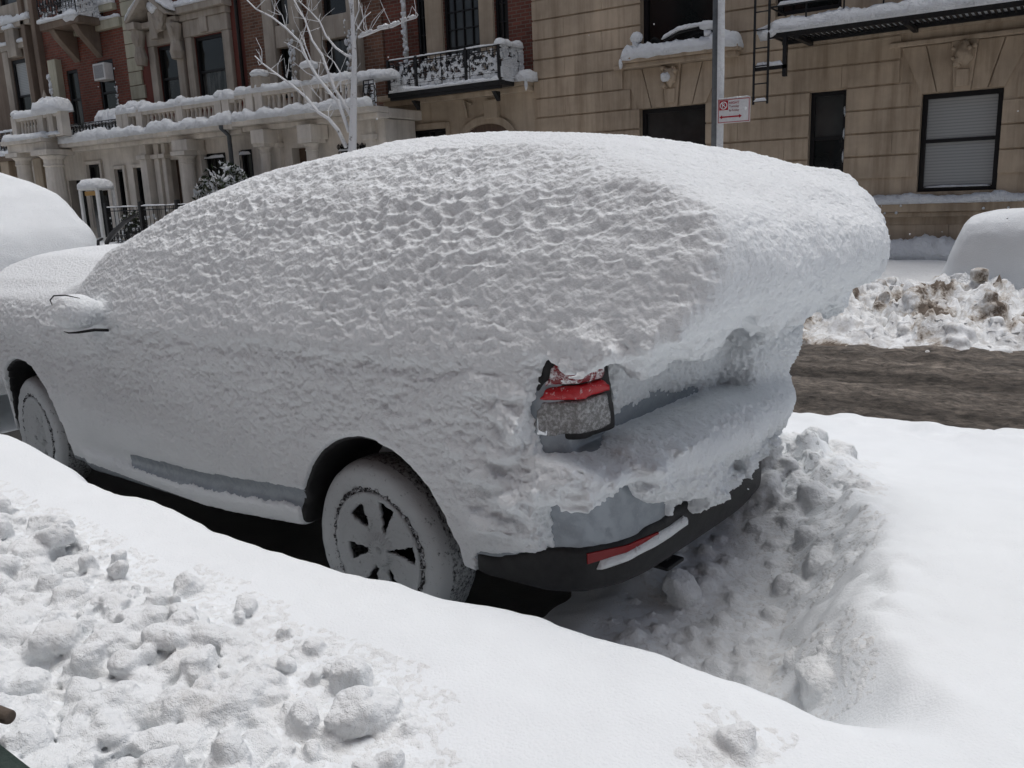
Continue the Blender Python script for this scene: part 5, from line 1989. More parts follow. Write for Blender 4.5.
# ---- 4: painted red house with pediment window over a cream balustraded ground floor
def pediment_house():
    X0, X1 = float(at(128, 60, FY)[0]), float(at(246, 60, FY)[0]) - 0.004
    b = empty('townhouse', ((X0 + X1) / 2, PY, 0.2))
    wa = rect(154, 36, 187, 100, FY)
    wb = rect(191, 33, 231, 95, FY)
    wa = (wa[0] + 0.1, wa[1] - 0.12, 4.35, 6.25)
    wb = (wb[0] + 0.12, wb[1], 4.35, 6.30)
    ups = [(a[0], a[1], 8.4, 10.4) for a in (wa, wb)] + [(a[0], a[1], 11.2, 12.9) for a in (wa, wb)]
    facade('wall', X0, X1, 3.6, TOP, FY, [wa, wb] + ups, M['painted_red'], b)
    for w in [wa, wb] + ups:
        wo = window(b, *w, FY, 0.03, 'sash', 'glass', 0.09, 'curtained')
    qx = float(at(141, 60, FY)[0])
    qn = MB()
    for k in range(24):
        e = 0.08 if k % 2 else 0.0
        qn.box(X0 + 0.01, qx + e, FY - 0.06, FY + 0.02, 3.7 + k * 0.4, 4.08 + k * 0.4)
    qn.build('quoins', M['palestone'], b, False, 0.015)
    t = MB()
    for w in (wa, wb):
        t.box(w[0] - 0.30, w[0] - 0.01, FY - 0.12, FY + 0.02, 3.9, w[3] + 0.02)
        t.box(w[1] + 0.01, w[1] + 0.30, FY - 0.12, FY + 0.02, 3.9, w[3] + 0.02)
        t.box(w[0] - 0.30, w[1] + 0.30, FY - 0.14, FY + 0.02, w[3] + 0.022, w[3] + 0.45)
    xm = (wb[0] + wb[1]) / 2
    t.box(xm - 0.16, xm + 0.16, FY - 0.20, FY - 0.135, wb[3] + 0.06, wb[3] + 0.46)
    t.box(wb[0] - 0.42, wb[1] + 0.40, FY - 0.34, FY + 0.02, wb[3] + 0.62, wb[3] + 0.80)
    t.box(wb[0] - 0.35, wb[1] + 0.33, FY - 0.20, FY + 0.02, wb[3] + 0.452, wb[3] + 0.618)
    t.build('surround', M['greystone'], b, False, 0.02)
    # broken pediment with scrolled consoles over the narrower window
    pd = MB()
    xl, xr = wa[0] - 0.62, wa[1] + 0.50
    xm = (xl + xr) / 2
    zb = wa[3] + 0.66
    pd.box(xl + 0.1, xr - 0.1, FY - 0.30, FY + 0.02, zb - 0.16, zb)
    pd.prism_xz([(xl, zb + 0.01), (xl + 0.18, zb + 0.01), (xm + 0.02, zb + 0.62), (xm + 0.02, zb + 0.80)], FY - 0.60, FY + 0.02)
    pd.prism_xz([(xr - 0.18, zb + 0.01), (xr, zb + 0.01), (xm - 0.02, zb + 0.80), (xm - 0.02, zb + 0.62)], FY - 0.60, FY + 0.02)
    pd.box(xl, xl + 0.40, FY - 0.55, FY + 0.02, zb - 0.18, zb + 0.01)
    for xx in (xl + 0.18, xr - 0.22):
        pd.lathe([(0.16, -0.0), (0.2, 0.2), (0.13, 0.5), (0.20, 0.8), (0.22, 0.95)], (xx, FY - 0.28, zb - 1.15), 10)
        pd.blob((xx, FY - 0.33, zb - 0.35), 0.20, xx, 2, 0.4, (0.8, 0.8, 1.4))
    pd.blob((xm + 0.25, FY - 0.32, zb - 0.05), 0.30, 4, 3, 0.5, (1.0, 0.5, 1.1))
    pd.box(xm - 0.24, xm + 0.10, FY - 0.34, FY + 0.02, zb - 0.5, zb + 0.25)
    po = pd.build('pediment', M['greystone'], b, False, 0.02)
    s = MB()
    s.snow([(xl - 0.02, FY - 0.32, zb + 0.05), (xm, FY - 0.32, zb + 0.80)], 0.28, 0.10, 51)
    s.snow([(xm, FY - 0.32, zb + 0.80), (xr, FY - 0.32, zb + 0.10)], 0.28, 0.10, 52)
    s.blob((xm + 0.2, FY - 0.36, zb + 0.35), 0.24, 5, 2, 0.4, (1.3, 0.6, 0.8))
    s.snow([(wb[0] - 0.42, FY - 0.17, wb[3] + 0.80), (wb[1] + 0.42, FY - 0.17, wb[3] + 0.80)], 0.19, 0.16, 53, amp=0.5)
    s.build('snow', M['snow_far'], po, True)
    # black rain pipe at the party wall
    dp = MB()
    px = X1 - 0.10
    dp.tube([(px, FY - 0.08, 3.7), (px, FY - 0.08, TOP)], 0.05, 8)
    dp.build('rain_pipe', M['iron'], b, True)
    # cream ground floor
    zc = 3.38
    eX0, eX1 = float(at(74, 160, PY)[0]), EX3 - 0.006
    h1 = rect(87.5, 165, 104, 190, PY + 0.25)
    h2 = rect(116, 169.5, 128, 200, PY + 0.25)
    h3 = rect(135, 168, 149, 200, PY + 0.25)
    h4 = rect(205, 154, 228, 180, PY + 0.25)
    h5 = rect(240, 150, 262, 170, PY + 0.25)
    d = rect(168, 160, 183, 200, PY + 0.25)
    wins = [(h1[0], h1[1], 1.1, h1[3]), (h2[0], h2[1], 0.7, h2[3]), (h3[0], h3[1], 0.7, h3[3]), (h4[0], h4[1], 0.9, h4[3]), (h5[0], min(h5[1], eX1 - 0.12), 0.9, h5[3])]
    dk = (d[0], d[1], 0.35, d[3])
    facade('wall', eX0, eX1, 0.0, zc, PY + 0.25, wins + [dk], M['cream'], b, 0.3, -4.9)
    for k, w in enumerate(wins):
        wo = window(b, *w, PY + 0.25, 0.04, 'plain', 'glass', 0.07)
        if k >= 3:
            gr = MB()
            n = int((w[1] - w[0]) / 0.12)
            for i in range(n + 1):
                xx = w[0] + (w[1] - w[0]) * i / n
                gr.tube([(xx, PY + 0.22, w[2]), (xx, PY + 0.22, w[3] - 0.03)], 0.012, 4)
            gr.tube([(w[0], PY + 0.22, w[3] - 0.14), (w[1], PY + 0.22, w[3] - 0.14)], 0.014, 4)
            gr.build('grille', M['iron'], wo)
            s = MB()
            s.snow([(w[0], PY + 0.20, w[3] - 0.13), (w[1], PY + 0.20, w[3] - 0.13)], 0.03, 0.06, next(SN), amp=0.9)
            s.build('snow', M['snow_far'], wo, True)
        else:
            tr_ = MB()
            tr_.box(w[0] - 0.11, w[0] - 0.005, PY + 0.18, PY + 0.27, w[2], w[3] + 0.10)
            tr_.box(w[1] + 0.005, w[1] + 0.11, PY + 0.18, PY + 0.27, w[2], w[3] + 0.10)
            tr_.box(w[0] - 0.004, w[1] + 0.004, PY + 0.18, PY + 0.27, w[3] + 0.006, w[3] + 0.10)
            tr_.build('trim', M['cream'], wo, False, 0.01)
    MB().box(dk[0], dk[1], PY + 0.50, PY + 0.55, dk[2], dk[3]).build('door', M['door'], b)
    for px0, px1 in ((184, 194),):
        a_, c_ = float(at(px0, 175, PY - 0.12)[0]), float(at(px1, 175, PY - 0.12)[0])
        mb = MB()
        column(mb, (a_ + c_) / 2, PY - 0.12, 0.3, 3.08, (c_ - a_) / 2)
        mb.build('column', M['cream'], b)
        MB().box((a_ + c_) / 2 - 0.28, (a_ + c_) / 2 + 0.36, PY - 0.36, PY + 0.22, 3.08, zc).build('pier_block', M['cream'], b, False, 0.02)
    for px0, px1 in ((147, 153.5), (156, 161), (164, 167.5), (195, 203)):
        a_, c_ = float(at(px0, 175, PY + 0.1)[0]), float(at(px1, 175, PY + 0.1)[0])
        mb = MB()
        yy = PY - 0.08 if px0 < 150 else PY + 0.08
        mb.box(a_, c_, yy, PY + 0.26, 0.2, 2.98)
        mb.box(a_ - 0.06, c_ + 0.06, yy - 0.07, PY + 0.26, 2.98, 3.10)
        mb.box(a_, c_, yy + 0.02, PY + 0.26, 3.10, zc)
        mb.build('pilaster', M['cream'], b, False, 0.012)
    cn = MB()
    cn.box(eX0, eX1, PY - 0.12, PY + 0.3, zc, zc + 0.12)
    cn.box(eX0, eX1, PY - 0.42, PY + 0.3, zc + 0.12, zc + 0.26)
    cn.box(eX0, eX1, PY + 0.3, FY + 0.02, zc + 0.02, zc + 0.24)
    cn.build('cornice', M['cream'], b, False, 0.02)
    zt = zc + 0.26
    bx0 = float(at(120, 115, PY - 0.15)[0])
    posts = [float(at(p, 105, PY - 0.15)[0]) for p in (121, 127, 141, 182, 221, 229, 253)]
    bal = balustrade(b, bx0, eX1, PY - 0.15, zt, zt + 0.60, 'cream', posts, True, 61)
    s = MB()
    s.snow([(eX0, PY - 0.33, zt - 0.01), (eX1, PY - 0.33, zt - 0.01)], 0.16, 0.24, 64, droop=0.03, amp=0.5)
    s.snow([(bx0 + 0.3, PY - 0.05, zt + 0.60), (bx0 + 1.6, PY - 0.05, zt + 0.60)], 0.2, 0.28, 65)
    s.build('snow', M['snow_far'], bal, True)
    ra = MB()
    r0, r1 = eX0 + 0.3, bx0 - 0.1
    ironwork(r0, r1, zt, zt + 0.50, PY - 0.15, ra, 'x', True, 0.16)
    rao = ra.build('railing', M['iron'], b)
    s = MB()
    packed_snow(r0, r1, zt, zt + 0.52, PY - 0.12, s, 'x', 0.72, 0.05, 19)
    s.snow([(r1 - 1.5, PY + 0.3, zt + 0.45), (r1 + 0.6, PY + 0.3, zt + 0.5)], 0.35, 0.42, 66)
    s.build('snow', M['snow_far'], rao)
    # downpipe with a swan neck
    dp = MB()
    a_ = at(222, 124, PY - 0.40)
    c_ = at(229, 136, PY - 0.1)
    dp.tube([(a_[0], PY - 0.44, a_[2] + 0.1), (a_[0], PY - 0.44, a_[2] - 0.1), (c_[0], PY - 0.10, c_[2]), (c_[0], PY - 0.10, 0.6)], 0.06, 8)
    d2 = dp.build('rain_pipe', M['grey_metal'], b, True)
    s = MB()
    s.snow([(a_[0], PY - 0.46, a_[2] + 0.05), (c_[0], PY - 0.12, c_[2] + 0.05)], 0.05, 0.05, 67)
    s.build('snow', M['snow_far'], d2, True)
    MB().box(X0, X1, FY - 0.35, FY + 0.4, TOP, TOP + 0.5).build('parapet', M['greystone'], b, False, 0.03)
    base_snow(b, eX0, eX1, PY - 0.6)
    finish(b, 'red painted house with stone pediment windows above a cream columned ground floor', 'house', 'row houses across the street')
    return eX0


EX4 = pediment_house()


# ---- 5: red brick house with a window air conditioner and corner balcony
def brick_house():
    X0, X1 = float(at(42, 60, FY)[0]), float(at(128, 60, FY)[0]) - 0.004
    b = empty('townhouse', ((X0 + X1) / 2, PY, 0.2))
    wa = rect(63, 62, 84, 118, FY)
    wb = rect(93, 57, 119, 110, FY)
    wa = (wa[0] + 0.1, wa[1], 4.2, 6.1)
    wb = (wb[0] + 0.15, wb[1], 4.2, 6.2)
    wc = rect(86, -40, 113, 3, FY)
    wc = (wc[0], wc[1], wc[2], wc[2] + 2.0)
    ups = [(wa[0], wa[1], wc[2], wc[3]), (wa[0], wa[1], 11.2, 12.9), (wb[0], wb[1], 11.2, 12.9)]
    facade('wall', X0, X1, 3.6, TOP, FY, [wa, wb, wc] + ups, M['brick_red'], b)
    for w in [wa, wb, wc] + ups:
        wo = window(b, *w, FY, 0.03, 'sash', 'glass', 0.09, 'curtained')
    ac = MB()
    xm = wb[0] + (wb[1] - wb[0]) * 0.52
    ac.box(xm - 0.30, xm + 0.30, FY - 0.25, FY + 0.16, wb[3] - 0.62, wb[3] - 0.12)
    aco = ac.build('air_conditioner', M['white_paint'], b, False, 0.02)
    MB().box(xm - 0.24, xm + 0.24, FY - 0.262, FY - 0.252, wb[3] - 0.56, wb[3] - 0.18).build('vent_grille', M['ac'], aco)
    MB().box(wb[0] + 0.1, wb[1] - 0.1, FY + 0.155, FY + 0.175, wb[3] - 0.9, wb[3] - 0.64).build('filler_panel', M['iron'], aco)
    s = MB()
    s.stuck(wb[1] + 0.03, FY - 0.02, 4.3, 5.9, 0.02, 40, 5, 0.015, 0.04)
    s.snow([(wb[0] - 0.1, FY - 0.05, 4.19), (wb[1] + 0.1, FY - 0.05, 4.19)], 0.10, 0.10, 70)
    s.build('snow', M['snow_far'], b, True)
    # snowy sill of the upper window
    sl_ = MB().box(wc[0] - 0.15, wc[1] + 0.15, FY - 0.16, FY + 0.02, wc[2] - 0.20, wc[2] - 0.02).build('sill', M['palestone'], b, False, 0.02)
    MB().snow([(wc[0] - 0.15, FY - 0.08, wc[2] - 0.02), (wc[1] + 0.15, FY - 0.08, wc[2] - 0.02)], 0.11, 0.22, 71).build('snow', M['snow_far'], sl_, True)
    # pale stone band and the balcony at the corner
    bz = float(at(100, 24, FY)[2])
    bx = float(at(76, 24, FY)[0])
    bd = MB()
    bd.box(bx, X1 - 0.02, FY - 0.14, FY + 0.02, bz - 0.22, bz + 0.05)
    bdo = bd.build('stone_band', M['palestone'], b, False, 0.02)
    MB().snow([(bx, FY - 0.08, bz + 0.05), (X1 - 0.05, FY - 0.08, bz + 0.05)], 0.09, 0.10, 72).build('snow', M['snow_far'], bdo, True)
    byy = FY - 0.85
    x0, x1 = float(at(38, 20, byy)[0]), float(at(78, 18, byy)[0])
    z0 = float(at(60, 19, byy)[2])
    bl = MB()
    bl.box(x0, x1, byy, FY - 0.003, z0 - 0.20, z0)
    bl.prism_yz([(FY - 0.003, z0 - 1.1), (FY - 0.003, z0 - 0.2), (byy + 0.1, z0 - 0.2), (byy + 0.25, z0 - 0.45)], x1 - 0.6, x1 - 0.3)
    bl.prism_yz([(FY - 0.003, z0 - 1.1), (FY - 0.003, z0 - 0.2), (byy + 0.1, z0 - 0.2), (byy + 0.25, z0 - 0.45)], x0 + 0.3, x0 + 0.6)
    blo = bl.build('balcony', M['brownstone'], b, False, 0.02)
    rl = MB()
    ironwork(x0, x1, z0 + 0.02, z0 + 0.95, byy + 0.05, rl, 'x', True, 0.15)
    ironwork(byy, FY, z0 + 0.02, z0 + 0.95, x1 - 0.03, rl, 'y', True, 0.15)
    rl.build('railing', M['iron'], blo)
    s = MB()
    packed_snow(x0, x0 + (x1 - x0) * 0.62, z0, z0 + 0.95, byy + 0.08, s, 'x', 0.3, 0.05, 29)
    packed_snow(x0 + (x1 - x0) * 0.62, x1, z0, z0 + 0.95, byy + 0.08, s, 'x', 0.85, 0.05, 30)
    packed_snow(byy, FY - 0.1, z0, z0 + 0.95, x1, s, 'y', 0.8, 0.05, 31)
    s.snow([(x0, byy + 0.0, z0), (x1, byy + 0.0, z0)], 0.10, 0.12, 73)
    s.blob((x1 - 0.4, byy + 0.05, z0 + 0.02), 0.24, 74, 2, 0.5, (1.5, 0.7, 0.8))
    s.build('snow', M['snow_far'], blo, True)
    # pale corner strips
    st = MB()
    a_ = rect(49, 45, 62, 108, FY)
    st.box(a_[0] + 0.1, a_[0] + 0.55, FY - 0.22, FY + 0.02, 3.9, z0 - 0.9)
    st.build('pilaster', M['palestone'], b, False, 0.02)
    s = MB()
    s.snow([(a_[0] + 0.04, FY - 0.26, 4.0), (a_[0] + 0.04, FY - 0.2, 4.01)], 0.03, 0.03, 1)
    s.stuck(a_[0] + 0.13, FY - 0.22, 4.0, 6.0, 0.04, 60, 6, 0.04, 0.09)
    s.build('snow', M['snow_far'], b, True)
    # portico: two pillars and a balustraded flat roof
    px0, px1 = float(at(14, 150, PY - 0.6)[0]), EX4 - 0.008
    zt = 3.50
    yy = PY - 0.5
    facade('wall', X0, EX4 - 0.006, 0.0, zt, PY + 0.6, [(px0 + 0.7, px1 - 0.6, 0.4, 2.6)], M['cream'], b, 0.3, -5.0)
    MB().box(px0 + 0.7, px1 - 0.6, PY + 0.86, PY + 0.9, 0.4, 2.6).build('door', M['glass'], b)
    for pa, pb_ in ((20, 29), (49, 61)):
        a_, c_ = float(at(pa, 170, yy)[0]), float(at(pb_, 170, yy)[0])
        mb = MB()
        column(mb, (a_ + c_) / 2, yy, 0.25, 3.45, (c_ - a_) / 2 * 0.95)
        mb.build('column', M['cream'], b)
    rf = MB()
    rf.box(px0, px1, yy - 0.30, PY + 0.595, 3.45, 3.68)
    rf.box(px0 - 0.1, px1, yy - 0.45, PY + 0.595, 3.68, 3.80)
    rfo = rf.build('portico_roof', M['cream'], b, False, 0.02)
    MB().snow([(px0 - 0.1, yy - 0.2, 3.79), (px1, yy - 0.2, 3.79)], 0.26, 0.18, 75, droop=0.02).build('snow', M['snow_far'], rfo, True)
    pst = [float(at(p, 125, yy)[0]) for p in (21, 48, 58, 67)]
    bal = balustrade(b, pst[0], pst[-1], yy - 0.1, 3.80, 4.46, 'cream', pst, True, 77)
    s = MB()
    s.snow([(pst[1] - 0.3, yy - 0.1, 4.48), (pst[3] + 0.3, yy - 0.1, 4.48)], 0.30, 0.38, 78)
    s.build('snow', M['snow_far'], bal, True)
    MB().box(X0, X1, FY - 0.35, FY + 0.4, TOP, TOP + 0.5).build('parapet', M['palestone'], b, False, 0.03)
    base_snow(b, X0, EX4, PY - 0.4)
    finish(b, 'red brick house with a window air conditioner and a pillared snowy portico', 'house', 'row houses across the street')


brick_house()


# ---- 6: weathered stone house at the far left
def far_stone_house():
    X1 = float(at(42, 60, FY)[0]) - 0.004
    X0 = X1 - 13
    b = empty('townhouse', ((X0 + X1) / 2, FY, 0.2))
    w1 = rect(11, 61, 34, 103, FY)
    w1 = (w1[0], w1[1], 4.3, w1[3])
    w2 = rect(-6, -40, 26, 13, FY)
    w2 = (w2[0], w2[1], w2[2], w2[2] + 2)
    more = [(w1[0] - 4, w1[1] - 4, w1[2], w1[3]), (w2[0] - 4, w2[1] - 4, w2[2], w2[3]), (w1[0] - 8, w1[1] - 8, w1[2], w1[3])]
    lo = rect(2, 165, 10, 190, FY - 0.4)
    d1 = (w1[0] - 1.2, w1[0] - 0.3, 0.8, 2.6)
    facade('wall', X0, X1, 0.0, TOP, FY, [w1, w2, d1] + more, M['brownstone'], b)
    window(b, *w1, FY, 0.03, 'sash', 'blind', 0.12, 'glass')
    for w in [w2, d1] + more:
        window(b, *w, FY, 0.03, 'sash', 'glass_grey', 0.1)
    t = MB()
    for w in (w1, w2):
        t.box(w[0] - 0.36, w[0] - 0.01, FY - 0.10, FY + 0.02, w[2], w[3] + 0.3)
        t.box(w[1] + 0.01, w[1] + 0.36, FY - 0.10, FY + 0.02, w[2], w[3] + 0.3)
        t.box(w[0] - 0.36, w[1] + 0.36, FY - 0.13, FY + 0.02, w[3] + 0.302, w[3] + 0.48)
    xm = (w1[0] + w1[1]) / 2
    t.box(xm - 0.28, xm + 0.28, FY - 0.22, FY - 0.005, w1[3] + 0.05, w1[3] + 0.95)
    t.box(xm - 0.9, xm + 0.75, FY - 0.08, FY + 0.02, w1[3] + 1.0, w1[3] + 1.75)
    t.build('surround', M['greystone'], b, False, 0.02)
    s = MB()
    s.snow([(xm - 0.36, FY - 0.12, w1[3] + 0.95), (xm + 0.36, FY - 0.12, w1[3] + 0.95)], 0.16, 0.16, 81)
    s.snow([(w1[0] - 0.40, FY - 0.08, w1[3] + 0.48), (xm - 0.30, FY - 0.08, w1[3] + 0.48)], 0.12, 0.12, 82)
    s.snow([(xm + 0.30, FY - 0.08, w1[3] + 0.48), (w1[1] + 0.42, FY - 0.08, w1[3] + 0.48)], 0.12, 0.12, 83)
    s.snow([(w2[0] - 2.5, FY - 0.10, w2[2] - 0.25), (w2[1] + 0.45, FY - 0.10, w2[2] - 0.25)], 0.16, 0.24, 84)
    s.build('snow', M['snow_far'], b, True)
    MB().box(w2[0] - 2.5, w2[1] + 0.45, FY - 0.2, FY + 0.02, w2[2] - 0.40, w2[2] - 0.25).build('sill', M['greystone'], b, False, 0.02)
    # tall pilaster shafts beside the party wall
    for pa in (30.5, 41):
        xx = float(at(pa, 40, FY)[0])
        MB().box(xx - 0.14, xx + 0.10, FY - 0.20, FY + 0.02, 3.9, TOP).build('pilaster', M['brownstone'], b, False, 0.02)
    # finial post and iron railing over the entrance
    fp = at(46, 105, PY + 0.2)
    mb = MB()
    mb.lathe([(0.17, 0), (0.17, 0.9), (0.24, 0.95), (0.24, 1.05), (0.14, 1.12), (0.17, 1.25), (0.05, 1.6), (0.0, 1.75)], (fp[0], PY + 0.2, 3.6), 12)
    fo = mb.build('finial', M['greystone'], b, True)
    MB().blob((fp[0], PY + 0.15, 4.62), 0.26, 2, 2, 0.35, (1, 0.9, 0.55)).blob((fp[0], PY + 0.15, 4.95), 0.18, 5, 2, 0.35, (1, 0.9, 1.0)).build('snow', M['snow_far'], fo, True)
    rl = MB()
    r1 = float(at(42, 112, PY + 0.2)[0])
    ironwork(r1 - 6, r1, 3.55, 4.25, PY + 0.2, rl, 'x', True, 0.17)
    mb2 = MB().box(r1 - 6, r1, PY + 0.1, FY - 0.003, 3.35, 3.5).build('entrance_roof', M['brownstone'], b, False, 0.02)
    ro = rl.build('railing', M['iron'], b)
    s = MB()
    packed_snow(r1 - 6, r1, 3.55, 4.25, PY + 0.23, s, 'x', 0.35, 0.05, 33)
    s.snow([(r1 - 6, PY + 0.15, 3.5), (r1, PY + 0.15, 3.5)], 0.25, 0.18, 85)
    s.snow([(r1 - 6, PY + 0.2, 4.25), (r1, PY + 0.2, 4.25)], 0.05, 0.08, 86)
    s.build('snow', M['snow_far'], ro)
    for q in range(2):
        MB().box(r1 - 0.9 - q * 2.0, r1 - 0.4 - q * 2.0, PY + 0.15, FY - 0.003, 0.2, 3.35).build('pier', M['tanstone'], b, False, 0.03)
    MB().box(X0, X1, FY - 0.35, FY + 0.4, TOP, TOP + 0.5).build('parapet', M['brownstone'], b, False, 0.03)
    finish(b, 'weathered brown stone house at the end of the row with snow on its window heads', 'house', 'row houses across the street')


far_stone_house()
# ------------------------------------------------------------------ pavement things across the street
def young_tree():
    TY = 13.4
    q = lambda px, py, dy=0.0: tuple(at(px, py, TY + dy))
    base = at(352, 155, TY)
    t = empty('young_tree', (base[0], TY, 0.25))
    tr = MB()
    tr.tube([(base[0], TY, 0.2), q(352, 155), q(353, 135), q(353.5, 110), q(354, 80), q(354.5, 57), q(353, 30), q(352, 5), q(351, -25), q(352, -60)],
            [0.10, 0.085, 0.08, 0.07, 0.058, 0.048, 0.04, 0.035, 0.03, 0.02], 10)
    tr.build('trunk', M['bark_snow'], t, True)
    limbs = [
        ([(346, 147), (338, 130), (329, 119), (318, 112), (306, 97), (292, 85), (278, 75), (262, 63), (255, 56)], 0.045, 0.3),
        ([(349, 132), (344, 118), (338, 102), (332, 95), (318, 78), (308, 62), (300, 42), (286, 28), (272, 17), (256, 9), (243, -4)], 0.042, -0.3),
        ([(352, 118), (342, 100), (335, 90), (328, 72), (322, 55), (312, 40), (305, 20), (294, 0), (286, -20)], 0.040, 0.2),
        ([(354, 58), (346, 55), (336, 48), (326, 36), (320, 22), (311, 12), (301, 3), (290, -12)], 0.028, -0.2),
        ([(354, 45), (357, 30), (364, 18), (371, 12)], 0.024, 0.3),
        ([(359, 37), (368, 34), (380, 29), (392, 27), (405, 21), (416, 18)], 0.030, -0.5),
        ([(341, 92), (340, 72), (334, 62), (327, 55)], 0.02, 0.2),
        ([(318, 78), (305, 45), (300, 32)], 0.018, 0.1),
        ([(351, 10), (349, 0), (350, -30)], 0.02, 0.2),
        ([(286, 28), (282, 15), (274, 8)], 0.014, -0.1), ([(308, 62), (302, 52), (296, 48), (284, 42)], 0.015, 0.1),
        ([(270, 70), (284, 58), (287, 78)], 0.010, 0.15), ([(343, 115), (346, 95), (345, 85)], 0.012, 0.1),
        ([(353, 25), (359, 10), (358, -10)], 0.018, 0.1), ([(322, 100), (316, 94), (310, 84)], 0.012, -0.1),
    ]
    rg = np.random.default_rng(9)
    tw = []
    for pts, r, dy in limbs:
        n = len(pts)
        P = [q(px, py, dy * i / max(1, n - 1)) for i, (px, py) in enumerate(pts)]
        rr = [r * (1 - 0.72 * i / (n - 1)) for i in range(n)]
        MB().tube(P, rr, 7).build('limb', M['bark_snow'], t, True)
        for k in range(11 if n > 4 else 4):
            i = rg.integers(1, n)
            p = np.array(P[i])
            e = p + np.array([rg.normal(-0.05, 0.28), rg.normal(0, 0.2), rg.uniform(0.05, 0.55)])
            tw.append(((p, (p + e) / 2 + rg.normal(0, 0.04, 3), e), r * 0.25))
    mb = MB()
    for P, r in tw:
        mb.tube(P, [max(0.006, r), max(0.005, r * 0.7), 0.003], 5)
    mb.build('twigs', M['bark_snow'], t, True)
    s = MB()
    P = [np.array(q(px, py, -0.5 * i / 5)) for i, (px, py) in enumerate([(359, 37), (368, 34), (380, 29), (392, 27), (405, 21), (416, 18)])]
    for i in range(len(P) - 1):
        for k in range(5):
            u = rg.random()
            s.blob(P[i] * (1 - u) + P[i + 1] * u + np.array([0, 0, 0.035]), rg.uniform(0.03, 0.06), k + i, 1, 0.4, (1.3, 1, 0.8))
    s.build('snow', M['snow_far'], t, True)
    for ch in t.children:
        ch.matrix_parent_inverse = Matrix.Translation(t.location).inverted()
    tag(t, 'slender bare tree plastered with snow, standing on the far pavement', 'tree')


young_tree()


